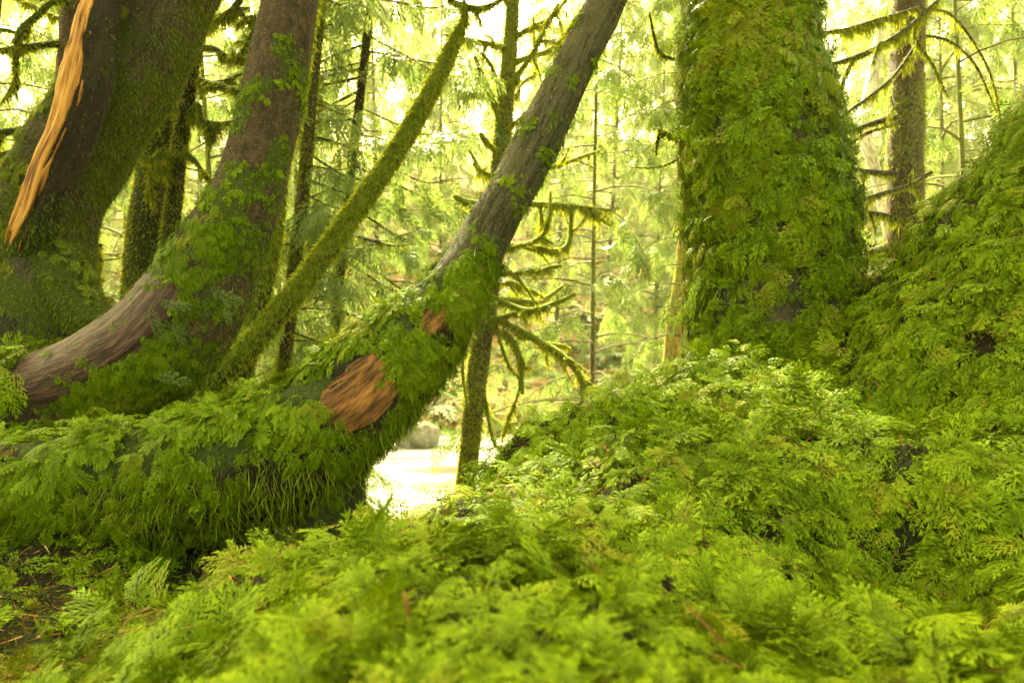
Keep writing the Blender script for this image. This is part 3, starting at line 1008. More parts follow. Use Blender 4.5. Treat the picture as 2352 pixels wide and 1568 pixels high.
# ------------------------------------------------------------------ thinner stems and their branches
def mossy_branch(path, root, base, name="branch", bark=BARK_DARK, fz=700, ln=(.012, .04), hang=.9, tm=.5, seg=8, label=None, bias=0.0):
    """path rows: u, v, Y, width px"""
    q = pix(path)
    t_ = tube(q, seg, .03 if q[0, 1] > 3.5 else .02, .12, 14, 0, 0, int(rng.integers(1, 999)))
    gg = Geo()
    gg.add(t_.V, t_.T, 0, moss=tm, tc=t_.tc, smooth=True)
    if fz:
        p, n = scatter(t_.V, t_.T, t_.N, .35 + .65 * sstep(.2, -.8, t_.N[:, 2]), int(fz * t_.L))
        gd = nrm(n * .6 + np.array([0, 0, -hang]) + rng.normal(0, .35, n.shape))
        sc_ = np.interp(p[:, 1], [2, 6], [.8, 1.4])
        cl = .35 + 1.3 * sstep(.42, .68, fbm(p * 9, 2, 55))
        blades(gg, p, gd, .006 * sc_, rng.uniform(ln[0], ln[1], len(p)) * sc_ * cl * rng.uniform(.4, 1.1, len(p)), np.clip(rng.random(len(p)) + bias, 0, 1), 1, .25)
    if q[:, 3].max() * F / q[0, 1] >= 4.4 and fz:
        for kk in range(int(rng.integers(2, 5))):
            f = rng.uniform(.25, .92)
            j = int(f * (len(t_.c) - 1))
            dr = nrm(t_.tan[j] * rng.uniform(.3, 1) + rng.normal(0, .6, 3) + [0, 0, -.25])
            L = t_.L * rng.uniform(.10, .34)
            tt = np.linspace(0, 1, 4)[:, None]
            cc = t_.c[j, :3] + dr * L * tt + np.array([0, 0, -.25]) * L * tt ** 2 + rng.normal(0, .05, 3) * L * np.sin(tt * 5)
            tw = tube(np.c_[cc, t_.c[j, 3] * .55 * (1 - .8 * tt[:, 0])], 5, .03, .12, 14)
            gg.add(tw.V, tw.T, 0, moss=tm, tc=tw.tc, smooth=True)
            p, n = scatter(tw.V, tw.T, tw.N, np.ones(len(tw.V)), int(fz * .7 * tw.L))
            blades(gg, p, nrm(n * .6 + np.array([0, 0, -hang]) + rng.normal(0, .35, n.shape)), .006, rng.uniform(.3, .9, len(p)) * ln[1], np.clip(rng.random(len(p)) + bias, 0, 1), 1, .25)
    o = gg.build(name, [bark, BMOSS], root, base)
    if label: o["label"] = label
    return o


def stem(name, label, path, mat, nseg=14, mossv=.5, fz=600, group=None, mossside=True, lump=.08, ln=(.01, .03)):
    q = pix(path)
    b = tuple(q[0, :3])
    root = near_tree(name, label, b, group)
    t_ = tube(q, nseg, .03, lump, 8, 0, 0, int(rng.integers(1, 999)))
    mv = np.clip(mossv + .5 * (fbm(t_.V * 4, 2, 17) - .5) + (.25 * t_.N[:, 2] if mossside else 0), 0, 1)
    gg = Geo()
    gg.add(t_.V, t_.T, 0, moss=mv, tc=t_.tc, smooth=True)
    if fz:
        p, n = scatter(t_.V, t_.T, t_.N, np.clip(mv + .1, 0, 1) ** 2 * (v_of(t_.V) > -250), int(fz * t_.L))
        gd = grow_dir(n, .8, .6, .8)
        blades(gg, p, gd, .007, rng.uniform(ln[0], ln[1], len(p)), rng.random(len(p)), 1)
    gg.build("trunk", [mat, BMOSS], root, b)
    return root, b, t_


BARK_BMOSS = bark_mat("mossed_stem", (.035, .028, .014), (.13, .10, .05), (.16, .19, .010), 26, None, .6)

# bright mossy leaning stem
rE, bE, tE = stem("leaning_tree", "slender leaning stem coated in bright yellow green moss left of the grey leaning tree",
                  [(430, 960, 2.75, 36), (480, 890, 2.8, 45), (545, 825, 2.85, 47), (610, 755, 2.9, 48), (720, 618, 3.0, 46), (800, 505, 3.1, 44), (868, 412, 3.2, 41), (950, 282, 3.3, 38), (1005, 180, 3.4, 34), (1050, 85, 3.5, 26), (1064, 50, 3.5, 14), (1070, 20, 3.5, 8)],
                  BARK_BMOSS, 18, .62, 5200, None, True, .10, (.008, .024))
mossy_branch([(1066, 60, 3.5, 10), (1070, 30, 3.5, 9), (1066, 0, 3.5, 8), (1080, -60, 3.5, 6)], rE, bE, fz=900)
mossy_branch([(1030, 0, 3.5, 12), (1060, 12, 3.5, 13), (1095, 20, 3.5, 13), (1130, 12, 3.5, 11), (1150, 0, 3.5, 8)], rE, bE, fz=1500)

# thin companions at its foot
rF3, bF3, _ = stem("slender_tree", "thin mossy stem that rises from the foot of the bright leaning stem",
                   [(490, 945, 3.0, 60), (530, 915, 3.0, 44), (560, 850, 3.0, 36), (592, 720, 3.02, 36), (622, 580, 3.05, 34), (640, 440, 3.1, 32), (662, 330, 3.15, 26), (700, 150, 3.2, 20), (735, -100, 3.3, 16)], BARK_BMOSS, 12, .55, 3000)
rF2, bF2, _ = stem("young_conifer", "dark slim trunk with short side twigs just right of the red brown bent tree",
                   [(640, 900, 4.6, 34), (652, 850, 4.6, 33), (672, 650, 4.6, 31), (690, 500, 4.6, 29), (706, 340, 4.6, 27), (722, 170, 4.65, 24), (738, 0, 4.7, 20), (770, -400, 4.8, 12)], BARK_BMOSS, 12, .42, 1200)
rF1, bF1, _ = stem("young_conifer", "very slim straight trunk with many fine bare branches crossing behind the bright leaning stem",
                   [(755, 850, 5.2, 24), (765, 790, 5.2, 23), (778, 650, 5.2, 23), (795, 480, 5.2, 22), (812, 340, 5.2, 21), (830, 200, 5.2, 20), (850, 20, 5.2, 18), (890, -350, 5.3, 12)], BARK_DARK, 12, .40, 1000)


def fine_branches(root, base, trunk_path, n, Lpx, side=0, foliage=True, w0=6, vmin=-150, vmax=800, rise=.25, fz=220):
    tp = np.array(trunk_path, float)
    gl = Geo()
    for k in range(n):
        v = vmin + (vmax - vmin) * (k + rng.uniform(.1, .9)) / n
        o = np.argsort(tp[:, 1])
        u = np.interp(v, tp[o, 1], tp[o, 0])
        Y = np.interp(v, tp[o, 1], tp[o, 2])
        sd_ = side if side else (1 if rng.random() < .5 else -1)
        L = Lpx * rng.uniform(.55, 1.2)
        dy = rng.uniform(-.9, .9)
        rs = rise + rng.uniform(-.25, .45)
        w_ = w0 * rng.uniform(.6, 1.2)
        sg = rng.uniform(.05, .30)
        pth = [(u, v, Y, w_), (u + sd_ * L * .35, v + L * .35 * rs, Y + dy * .35, w_ * .8), (u + sd_ * L * .7, v + L * (.7 * rs + .0), Y + dy * .7, w_ * .55),
               (u + sd_ * L, v + L * (rs - sg), Y + dy, w_ * .25)]
        mossy_branch(pth, root, base, bark=BARK_DARK, fz=fz, tm=.45, seg=5)
        # side twigs carry drooping sprays
        if foliage:
            q = pix(pth)
            c, s_ = resample(catmull(q, 60), .10)
            c = c[int(len(c) * .30):]
            m = len(c)
            if m < 2: continue
            reps = 3
            pp = np.repeat(c[:, :3], reps, 0)
            tn = np.repeat(nrm(np.gradient(c[:, :3], axis=0)), reps, 0)
            sd2 = rng.choice([-1, 1], len(pp))[:, None]
            lat = nrm(np.cross(tn, [0, 0, 1.0]))
            gdir = nrm(tn * rng.uniform(.2, 1, (len(pp), 1)) + lat * sd2 * rng.uniform(.2, 1, (len(pp), 1)) + np.array([0, 0, -1.0]) * rng.uniform(.2, .9, (len(pp), 1)))
            keep = rng.random(len(pp)) < .8
            leaves(gl, SPRAY, pp[keep], gdir[keep], np.tile([[0, -.5, .8]], (keep.sum(), 1)), rng.uniform(.14, .34, keep.sum()), rng.random(keep.sum()), 0, (.2, .7), .9, .4)
    if foliage and gl.n:
        gl.build("foliage", [NEEDLE], root, base)


F1P = [(755, 850, 5.2), (778, 650, 5.2), (795, 480, 5.2), (812, 340, 5.2), (830, 200, 5.2), (850, 20, 5.2), (890, -350, 5.3)]
F2P = [(652, 850, 4.6), (672, 650, 4.6), (690, 500, 4.6), (722, 170, 4.65), (738, 0, 4.7), (770, -400, 4.8)]
fine_branches(rF1, bF1, F1P, 44, 250, 0, True, 6.0)
fine_branches(rF2, bF2, F2P, 30, 130, 0, True, 6.0, rise=.15)

# the mossy-branched tree behind the grey leaning tree
GP = [(1062, 1190, 5.0, 46), (1078, 1040, 5.0, 45), (1088, 930, 5.0, 46), (1104, 800, 5.0, 48), (1126, 650, 5.05, 46), (1138, 520, 5.08, 44), (1148, 380, 5.1, 42), (1160, 250, 5.15, 38), (1178, 0, 5.2, 28), (1195, -400, 5.3, 16)]
rG, bG, _ = stem("mossy_branched_tree", "yellow green mossy tree with many drooping bare branches standing by the stream", GP, BARK_BMOSS, 16, .50, 1500)
Gb = [
    [(1120, 470, 5.0, 14), (1085, 466, 4.95, 16), (1060, 460, 4.9, 15), (1045, 449, 4.9, 12)],
    [(1140, 460, 5.1, 14), (1231, 469, 5.0, 14), (1320, 474, 5.0, 11), (1415, 484, 5.0, 6)],
    [(1140, 580, 5.05, 10), (1185, 566, 4.95, 10), (1239, 546, 4.9, 9), (1262, 500, 4.9, 7), (1264, 440, 4.9, 5)],
    [(1150, 560, 5.05, 11), (1209, 566, 5.0, 14), (1279, 576, 5.0, 14), (1308, 554, 5.0, 11), (1312, 480, 5.0, 7)],
    [(1128, 632, 5.05, 10), (1200, 626, 4.9, 10), (1289, 610, 4.8, 8)],
    [(1120, 676, 5.0, 12), (1170, 700, 4.9, 13), (1219, 713, 4.85, 13), (1275, 696, 4.8, 12), (1322, 674, 4.8, 8)],
    [(1125, 684, 5.05, 12), (1185, 690, 5.2, 12), (1244, 689, 5.3, 12), (1294, 655, 5.4, 7)],
    [(1130, 640, 5.1, 9), (1180, 650, 5.3, 10), (1230, 672, 5.4, 10), (1262, 690, 5.5, 6)],
    [(1115, 735, 5.0, 12), (1150, 730, 4.9, 11), (1185, 718, 4.8, 7)],
    [(1115, 762, 5.0, 12), (1155, 765, 4.9, 13), (1182, 790, 4.85, 13), (1196, 841, 4.8, 12), (1200, 905, 4.8, 8)],
    [(1110, 728, 5.0, 14), (1165, 742, 4.9, 15), (1229, 777, 4.8, 15), (1290, 815, 4.7, 15), (1330, 858, 4.65, 14), (1341, 895, 4.6, 13), (1328, 947, 4.6, 5)],
    [(1190, 760, 4.85, 9), (1240, 785, 4.8, 11), (1290, 793, 4.9, 8), (1310, 800, 5.0, 4)],
    [(1095, 700, 5.0, 7), (1074, 745, 4.9, 7), (1062, 841, 4.85, 7), (1072, 925, 4.85, 4)],
    [(1090, 760, 5.0, 6), (1078, 820, 5.1, 6), (1082, 880, 5.1, 4)],
    [(1150, 300, 5.1, 11), (1135, 235, 5.0, 12), (1108, 171, 4.9, 11), (1090, 131, 4.9, 7)],
    [(1150, 224, 5.1, 13), (1110, 218, 5.0, 15), (1062, 222, 4.9, 15)],
    [(1156, 240, 5.1, 9), (1140, 180, 5.0, 9), (1122, 140, 4.95, 7), (1106, 124, 4.9, 5)],
    [(1165, 210, 5.1, 13), (1195, 165, 5.0, 12), (1225, 122, 4.95, 10), (1246, 75, 4.9, 8), (1282, 10, 4.9, 6)],
    [(1172, 145, 5.15, 12), (1220, 130, 5.2, 12), (1270, 110, 5.3, 10), (1318, 52, 5.4, 7)],
    [(1172, 92, 5.2, 11), (1215, 66, 5.1, 10), (1264, 42, 5.0, 8), (1300, 0, 5.0, 6)],
    [(1165, 106, 5.2, 9), (1110, 98, 5.0, 11), (1062, 90, 4.9, 10), (1020, 80, 4.8, 4)],
    [(1155, 300, 5.1, 8), (1185, 280, 5.0, 8), (1212, 255, 4.9, 5)],
    [(1148, 350, 5.1, 11), (1120, 330, 4.95, 12), (1103, 305, 4.9, 10)],
    [(1142, 410, 5.1, 9), (1110, 395, 5.0, 9), (1088, 375, 4.9, 6)],
    [(1145, 430, 5.1, 8), (1105, 390, 5.2, 7), (1076, 340, 5.3, 4)],
    [(1150, 395, 5.1, 10), (1260, 385, 5.2, 8), (1330, 362, 5.3, 7), (1380, 345, 5.4, 4)],
    [(1160, 260, 5.15, 8), (1200, 190, 5.4, 7), (1230, 160, 5.6, 6), (1225, 60, 5.7, 4)],
    [(1120, 690, 5.0, 6), (1165, 830, 4.9, 6), (1195, 880, 4.8, 5), (1160, 980, 4.8, 4), (1150, 1040, 4.8, 2)],
    [(1100, 820, 5.0, 7), (1130, 1000, 5.0, 7), (1160, 1030, 4.9, 6), (1230, 1060, 4.9, 3)],
    [(1240, 472, 5.0, 7), (1246, 520, 5.0, 6), (1244, 560, 5.0, 4)],
    [(1175, 30, 5.2, 10), (1150, -30, 5.1, 8), (1120, -100, 5.1, 6)],
    [(1340, 480, 5.0, 6), (1375, 500, 5.0, 7), (1405, 520, 5.0, 4)],
    [(1130, 590, 5.0, 8), (1190, 640, 4.9, 7), (1235, 700, 4.85, 4)],
]
for q in Gb:
    mossy_branch(q, rG, bG, bark=BARK_BMOSS, fz=1100, ln=(.015, .05), tm=.75, bias=.08)

# dark trunk pair behind, left
rC, bC, _ = stem("dark_tree", "dark mossy trunk standing between the far left tree and the bent tree",
                 [(315, 780, 4.2, 120), (330, 700, 4.2, 100), (342, 560, 4.2, 95), (360, 400, 4.25, 86), (385, 200, 4.3, 78), (415, -50, 4.4, 72), (450, -600, 4.6, 56)], BARK_DARK, 20, .60, 2600, None, False)
rC2, bC2, _ = stem("dark_tree", "narrow twisted trunk hugging the right side of the dark mossy trunk",
                   [(368, 720, 4.0, 44), (378, 640, 4.0, 38), (396, 500, 4.0, 36), (418, 300, 4.05, 34), (450, 100, 4.1, 32), (478, -100, 4.15, 28), (530, -600, 4.3, 22)], BARK_DARK, 14, .45, 1500)
for q in [[(450, 78, 4.1, 16), (490, 50, 4.0, 18), (530, 30, 3.95, 18), (556, -10, 3.9, 12)],
          [(440, 112, 4.1, 12), (490, 112, 4.0, 13), (529, 134, 3.95, 13), (590, 142, 3.9, 8)],
          [(425, 190, 4.1, 10), (480, 191, 4.2, 10), (520, 185, 4.25, 8), (565, 165, 4.3, 5)],
          [(430, 175, 4.1, 11), (485, 192, 4.0, 12), (530, 205, 3.95, 12), (575, 215, 3.9, 7)],
          [(418, 262, 4.05, 9), (460, 276, 4.0, 10), (500, 284, 3.95, 10), (550, 278, 3.9, 6)],
          [(420, 285, 4.05, 10), (455, 240, 4.0, 12), (460, 265, 3.98, 13), (485, 305, 3.95, 15), (492, 326, 3.95, 10)],
          [(405, 345, 4.0, 8), (440, 360, 3.95, 9), (470, 400, 3.9, 9), (492, 430, 3.9, 6)],
          [(490, 425, 3.9, 7), (470, 470, 3.9, 7), (458, 515, 3.9, 4)],
          [(545, 140, 3.9, 6), (588, 62, 3.95, 11), (580, 38, 4.0, 9), (545, 60, 4.0, 5)],
          [(395, 400, 4.0, 9), (350, 372, 3.85, 9), (297, 333, 3.75, 6)],
          [(405, 260, 4.0, 10), (393, 244, 3.9, 14), (365, 250, 3.85, 14), (350, 272, 3.8, 8)],
          [(395, 375, 4.0, 8), (378, 345, 3.9, 12), (358, 365, 3.85, 8), (345, 410, 3.85, 4), (352, 460, 3.85, 3)],
          [(385, 600, 4.0, 8), (405, 640, 3.95, 7), (412, 690, 3.9, 4)]]:
    mossy_branch(q, rC2, bC2, bark=BARK_DARK, fz=1500, ln=(.015, .05), tm=.7, bias=-.1)

# brown upright trunk behind the torn wood, with mossy boughs to the left
rV, bV, _ = stem("brown_tree", "upright brown trunk behind the torn orange wood with mossy boughs reaching left",
                 [(150, 640, 3.7, 84), (160, 450, 3.7, 80), (172, 200, 3.7, 78), (186, 0, 3.75, 76), (205, -300, 3.8, 70), (230, -900, 4, 50)], BARK_RED, 18, .15, 200, None, False)
for q in [[(160, 100, 3.7, 12), (100, 103, 3.6, 14), (40, 112, 3.5, 14), (-40, 120, 3.45, 10)],
          [(175, 20, 3.7, 8), (131, 0, 3.6, 10), (85, 36, 3.55, 14), (45, 78, 3.5, 15), (36, 150, 3.5, 10), (40, 205, 3.5, 5)],
          [(160, 292, 3.7, 14), (76, 297, 3.6, 16), (20, 302, 3.5, 16), (-40, 310, 3.45, 12)],
          [(120, 325, 3.7, 10), (60, 340, 3.6, 13), (0, 356, 3.5, 13), (-50, 366, 3.5, 8)],
          [(60, 88, 3.5, 7), (20, 70, 3.5, 7), (-20, 66, 3.5, 5)],
          [(150, 50, 3.8, 6), (90, 20, 3.9, 6), (20, -10, 4, 5)],
          [(38, 175, 3.5, 5), (20, 215, 3.5, 5), (0, 240, 3.5, 3)],
          [(150, 560, 3.7, 20), (170, 600, 3.6, 16), (220, 640, 3.5, 12), (230, 560, 3.45, 8)]]:
    mossy_branch(q, rV, bV, bark=BARK_DARK, fz=1500, ln=(.015, .045), tm=.75, bias=-.05)
rV2, bV2, _ = stem("brown_tree", "short dark stem seen under the leaning trunk at the far left",
                   [(168, 760, 4.4, 34), (172, 600, 4.4, 32), (182, 450, 4.4, 30), (200, 200, 4.4, 28), (215, -200, 4.4, 24)], BARK_RED, 12, .1, 100, None, False)

# trunk at the right background with branches dripping moss
rI, bI, _ = stem("hung_conifer", "grey brown trunk at the upper right whose boughs drip with hanging moss",
                 [(2068, 720, 4.5, 92), (2076, 600, 4.5, 80), (2080, 300, 4.5, 76), (2084, 0, 4.6, 72), (2090, -400, 4.7, 60)], BARK_FAR, 20, .42, 900, None, False)
for q, fz in [([(2110, 18, 4.4, 9), (1980, 58, 4.0, 12), (1930, 70, 3.8, 10), (1874, 76, 3.6, 5)], 2600),
              ([(2160, -5, 4.6, 9), (2100, 52, 4.3, 13), (2040, 95, 4.1, 14), (1980, 126, 4.0, 14), (1874, 159, 3.8, 9)], 2800),
              ([(2115, 85, 4.4, 7), (2060, 165, 4.2, 9), (2010, 212, 4.0, 9), (1924, 274, 3.8, 6)], 1200),
              ([(2060, 268, 4.4, 16), (2000, 285, 4.2, 14), (1936, 308, 4.0, 8)], 900),
              ([(2060, 285, 4.4, 10), (1995, 305, 4.5, 10), (1930, 345, 4.6, 7)], 700),
              ([(2055, 400, 4.4, 18), (2010, 396, 4.2, 16), (1950, 388, 4.0, 10)], 900),
              ([(2140, 395, 4.3, 8), (2090, 425, 4.2, 11), (2050, 438, 4.1, 12), (1972, 460, 3.9, 8)], 1800),
              ([(2075, 505, 4.4, 16), (2030, 494, 4.2, 14), (1972, 484, 4.0, 8)], 900),
              ([(2136, 512, 4.2, 6), (2100, 545, 4.1, 11), (2060, 562, 4.0, 13), (1980, 586, 3.8, 9)], 4200),
              ([(2070, 600, 4.4, 16), (2010, 640, 4.3, 12), (1960, 680, 4.2, 8)], 900),
              ([(2110, 500, 4.5, 12), (2150, 490, 4.4, 10), (2200, 470, 4.3, 6)], 900),
              ([(2110, 80, 4.6, 7), (2180, 95, 4.7, 7), (2240, 150, 4.8, 6), (2290, 260, 4.9, 4)], 500),
              ([(2120, 20, 4.6, 7), (2190, 40, 4.8, 7), (2270, 160, 4.9, 6), (2310, 330, 5.0, 4)], 500)]:
    mossy_branch([(a, b, c, d * .8) for a, b, c, d in q], rI, bI, bark=BARK_DARK, fz=fz * .45, ln=(.015, .060), hang=1.8, tm=.42, bias=-.15)

rK, bK, _ = stem("lichen_tree", "lichen covered trunk coloured a sunlit pale yellow peeking out left of the broad mossy tree",
                 [(1522, 930, 6.5, 46), (1540, 840, 6.5, 42), (1552, 740, 6.5, 42), (1566, 640, 6.5, 40), (1580, 520, 6.5, 40), (1600, 300, 6.6, 36), (1620, 0, 6.7, 30)], BARK_LICH, 12, .35, 200)
rJ, bJ, _ = stem("white_tree", "white crooked trunk far behind the hanging moss at the upper right",
                 [(2075, 860, 9.5, 28), (2060, 640, 9.5, 27), (2040, 520, 9.5, 26), (2012, 400, 9.5, 26), (1990, 320, 9.5, 26), (1992, 240, 9.5, 28), (2012, 140, 9.6, 26), (2026, 40, 9.7, 22), (2045, -200, 9.8, 16)], BARK_PALE, 12, .0, 0)
# dead boughs poking in from the left of the broad mossy tree
for q in [[(1580, 134, 2.3, 7), (1540, 133, 2.35, 8), (1511, 112, 2.4, 7), (1491, 30, 2.45, 4)],
          [(1582, 336, 2.3, 13), (1550, 318, 2.3, 13), (1512, 296, 2.3, 9)],
          [(1520, 300, 2.3, 8), (1510, 325, 2.3, 8), (1507, 358, 2.3, 4)],
          [(1582, 350, 2.35, 4), (1520, 382, 2.4, 4), (1450, 385, 2.45, 2)]]:
    mossy_branch(q, T_H, tuple(ph[0, :3]), bark=BARK_DARK, fz=1300, ln=(.008, .025), tm=.7)


# unseen crowns added high above the near trees, placed to shade the ground
def shade_crown(root, base, cx, cy, rad, n, zlo=5.2, zhi=9.5):
    q = rng.normal(0, .55, (n, 2)) * rad
    p = np.c_[cx + q[:, 0], cy + q[:, 1], rng.uniform(zlo, zhi, n)]
    p = p[(p[:, 2] > CZ + .50 * p[:, 1] + 1.4) & (fbm(p * .55, 2, 5) > .42)]
    gg = Geo()
    leaves(gg, SPRAYF, p, rng.normal(0, 1, p.shape) * [1, 1, .4] + [0, 0, -.3], np.tile([[0, 0, 1.0]], (len(p), 1)), rng.uniform(.45, .9, len(p)), rng.random(len(p)), 0, (.2, .7), 1.2, .3)
    gg.build("crown", [NEEDLE], root, base)


shade_crown(T_H, tuple(ph[0, :3]), 1.6, 4.2, 2.6, SHADE_CANOPY)
shade_crown(T_D, tuple(pd[3, :3]), -1.2, 4.0, 2.6, SHADE_CANOPY)
shade_crown(T_A, tuple(pa[0, :3]), -3.6, 5.0, 2.6, SHADE_CANOPY)

# ------------------------------------------------------------------ background conifers
def conifer(name, H, r0, lo, hi, nbr, L0, nspray, tmpl, size, mat, bark, seed, dead=0):
    """a young cedar or hemlock: trunk, crown of drooping sprays; base at the origin"""
    root = thing(name, None, "tree")
    lean = rng.normal(0, .02, 2)
    q = np.array([[lean[0] * H * t + .04 * math.sin(5 * t + seed), lean[1] * H * t, -.4 + (H + .4) * t, r0 * (1 - .92 * t)] for t in np.linspace(0, 1, 8)])
    tb_ = tube(q, 10, .15, .06, 4, 0, 0, seed)
    gt = Geo()
    gt.add(tb_.V, tb_.T, 0, moss=.35 + .3 * fbm(tb_.V * 1.5, 2, seed), tc=tb_.tc, smooth=True)
    gt.build("trunk", [bark], root)
    cr = Geo()
    P_, G_, N_, S_ = [], [], [], []
    for k in range(nbr):
        t = lo + (hi - lo) * (k + rng.random()) / nbr
        z = H * t
        az = k * 2.4 + rng.normal(0, .4)
        L = L0 * (1.05 - t) ** .7 * rng.uniform(.6, 1.2)
        c0 = np.array([lean[0] * H * t, lean[1] * H * t, z])
        d = np.array([math.cos(az), math.sin(az), 0])
        rs = rng.uniform(.05, .35)
        dp = rng.uniform(.35, .75)
        tt = np.linspace(0, 1, 6)
        c = c0 + d[None] * (L * tt)[:, None] + np.stack([0 * tt, 0 * tt, L * (rs * tt - dp * tt ** 2)], 1)
        bt = tube(np.c_[c, .018 * (1 - .85 * tt) * (L / 1.6)], 4, .25, 0, 1, 0, 0, 0)
        cr.add(bt.V, bt.T, 1, moss=.5, tc=bt.tc)
        m = nspray
        ts = rng.uniform(.18, 1.0, m)
        pc = np.stack([np.interp(ts, tt, c[:, j]) for j in range(3)], 1)
        lat = np.array([-d[1], d[0], 0])
        sg = rng.choice([-1, 1], m)[:, None]
        gd = d[None] * rng.uniform(.3, 1, (m, 1)) + lat[None] * sg * rng.uniform(.1, .9, (m, 1)) + np.array([0, 0, -1.0]) * rng.uniform(.25, 1.0, (m, 1))
        P_.append(pc); G_.append(gd); N_.append(np.tile([[0, 0, 1.0]], (m, 1)) + .6 * rng.normal(0, .5, (m, 3))); S_.append(rng.uniform(size * .6, size * 1.3, m))
    P_, G_, N_, S_ = np.concatenate(P_), np.concatenate(G_), np.concatenate(N_), np.concatenate(S_)
    leaves(cr, tmpl, P_, G_, N_, S_, np.clip(.6 * rng.random(len(P_)) + .6 * fbm(P_ * 1.3, 2, seed) - .1, 0, 1), 0, (.2, .8), 1.0, .3)
    cr.build("crown", [mat, bark], root)
    return root


def dup(root, name=None):
    r = root.copy()
    sc.collection.objects.link(r)
    for ch in root.children:
        c = ch.copy()
        sc.collection.objects.link(c)
        c.parent = r
    return r


mids = [conifer("cedar_tree", 8.5, .036, .02, .97, 64, 1.7, 11, SPRAY, .30, NEEDLE, BARK_FAR, 3),
        conifer("cedar_tree", 9.5, .040, .03, .97, 64, 1.9, 11, SPRAY, .32, NEEDLE, BARK_FAR, 4)]
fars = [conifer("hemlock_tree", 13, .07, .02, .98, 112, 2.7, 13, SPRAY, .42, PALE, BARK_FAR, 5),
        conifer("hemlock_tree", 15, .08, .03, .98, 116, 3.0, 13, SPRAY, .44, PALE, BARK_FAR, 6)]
used = set()


def plant(protos, i, x, y, rz, s, label, group):
    p = protos[i]
    o = p if i not in used and protos is mids else None
    key = (id(protos), i)
    if key not in used:
        used.add(key)
        o = p
    else:
        o = dup(p)
    o.location = (x, y, hz(x, y) - .1)
    o.rotation_euler = (rng.normal(0, .02), rng.normal(0, .02), rz)
    o.scale = (s, s, s)
    tag(o, label, "tree", group)
    return o


used.clear()
GM = "green cedars on the near bank"
for k, (u, y, i, s, lab) in enumerate([
        (-60, 6.2, 0, .9, "leafy cedar behind the mossy boughs at the left edge"),
        (235, 7.5, 1, .95, "leafy cedar seen between the far left tree and the dark mossy trunk"),
        (520, 6.6, 0, 1.0, "leafy cedar between the narrow twisted trunk and the bent tree"),
        (640, 7.0, 1, .75, "green cedar whose sprays hang beside the top of the bright leaning stem"),
        (1360, 7.3, 0, .95, "green cedar spreading its sprays right of the grey leaning tree"),
        (1575, 6.3, 1, .62, "small soft green cedar in the gap left of the broad mossy tree"),
        (2230, 6.4, 0, .9, "dark green cedar behind the mossy slope at the right edge")]):
    plant(mids, i, (u - 1176) / F * y, y, k * 1.3, s, lab, GM)
GF = "pale conifers on the far hillside"
for k, (u, y, i, s, lab) in enumerate([
        (-160, 14.5, 0, .9, "pale hillside conifer beyond the left edge boughs"),
        (110, 16.5, 1, .8, "pale hillside conifer behind the brown upright trunk"),
        (300, 15.0, 0, .85, "pale hillside conifer showing left of the dark mossy trunk"),
        (470, 18.0, 1, .95, "pale hillside conifer showing right of the narrow twisted trunk"),
        (690, 15.5, 0, .9, "pale hillside conifer behind the slim trunk beside the bent tree"),
        (870, 19.0, 1, .9, "pale hillside conifer behind the very slim straight trunk"),
        (1010, 23.0, 0, .9, "small pale conifer high on the slope in the bright gap"),
        (1280, 17.0, 0, .85, "pale hillside conifer behind the drooping mossy branches"),
        (1395, 20.0, 1, .9, "pale hillside conifer with a bare lower trunk above the ferny slope"),
        (1500, 15.0, 0, .7, "short pale conifer on the ferny slope left of the lichen trunk"),
        (1640, 18.0, 1, .9, "pale hillside conifer hidden mostly by the broad mossy tree"),
        (1990, 16.0, 1, .9, "pale hillside conifer between the broad mossy tree and the hung trunk"),
        (2180, 14.5, 0, .9, "pale hillside conifer right of the hung trunk"),
        (2380, 15.5, 1, .9, "pale hillside conifer above the mossy slope at the right edge")]):
    plant(fars, i, (u - 1176) / F * y, y, k * 1.7, s, lab, GF)

# the wood beyond, one mass
fw = Geo()
NW = 9500
yy = rng.uniform(24, 44, NW)
xx = rng.uniform(-1, 1, NW) * (yy * .95 + 4)
hh = height(np.c_[xx, yy])
zz = hh + rng.uniform(.2, 15, NW)
dn = fbm(np.c_[xx, zz, yy] * .22, 3, 91)
keep = (dn > .43) & ~((np.abs(xx + .03 * yy) < .05 * yy) & (zz - CZ > .30 * yy) & (dn < .55))
p = np.c_[xx, yy, zz][keep]
gd = rng.normal(0, .7, p.shape) + np.array([0, 0, -.7])
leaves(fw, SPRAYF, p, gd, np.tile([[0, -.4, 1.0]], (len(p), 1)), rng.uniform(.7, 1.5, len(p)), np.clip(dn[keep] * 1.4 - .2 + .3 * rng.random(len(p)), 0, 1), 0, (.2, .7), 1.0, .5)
tag(fw.build("far_wood", [PALE]), "hazy pale green woodland high on the far hillside", "woodland", kind="stuff")

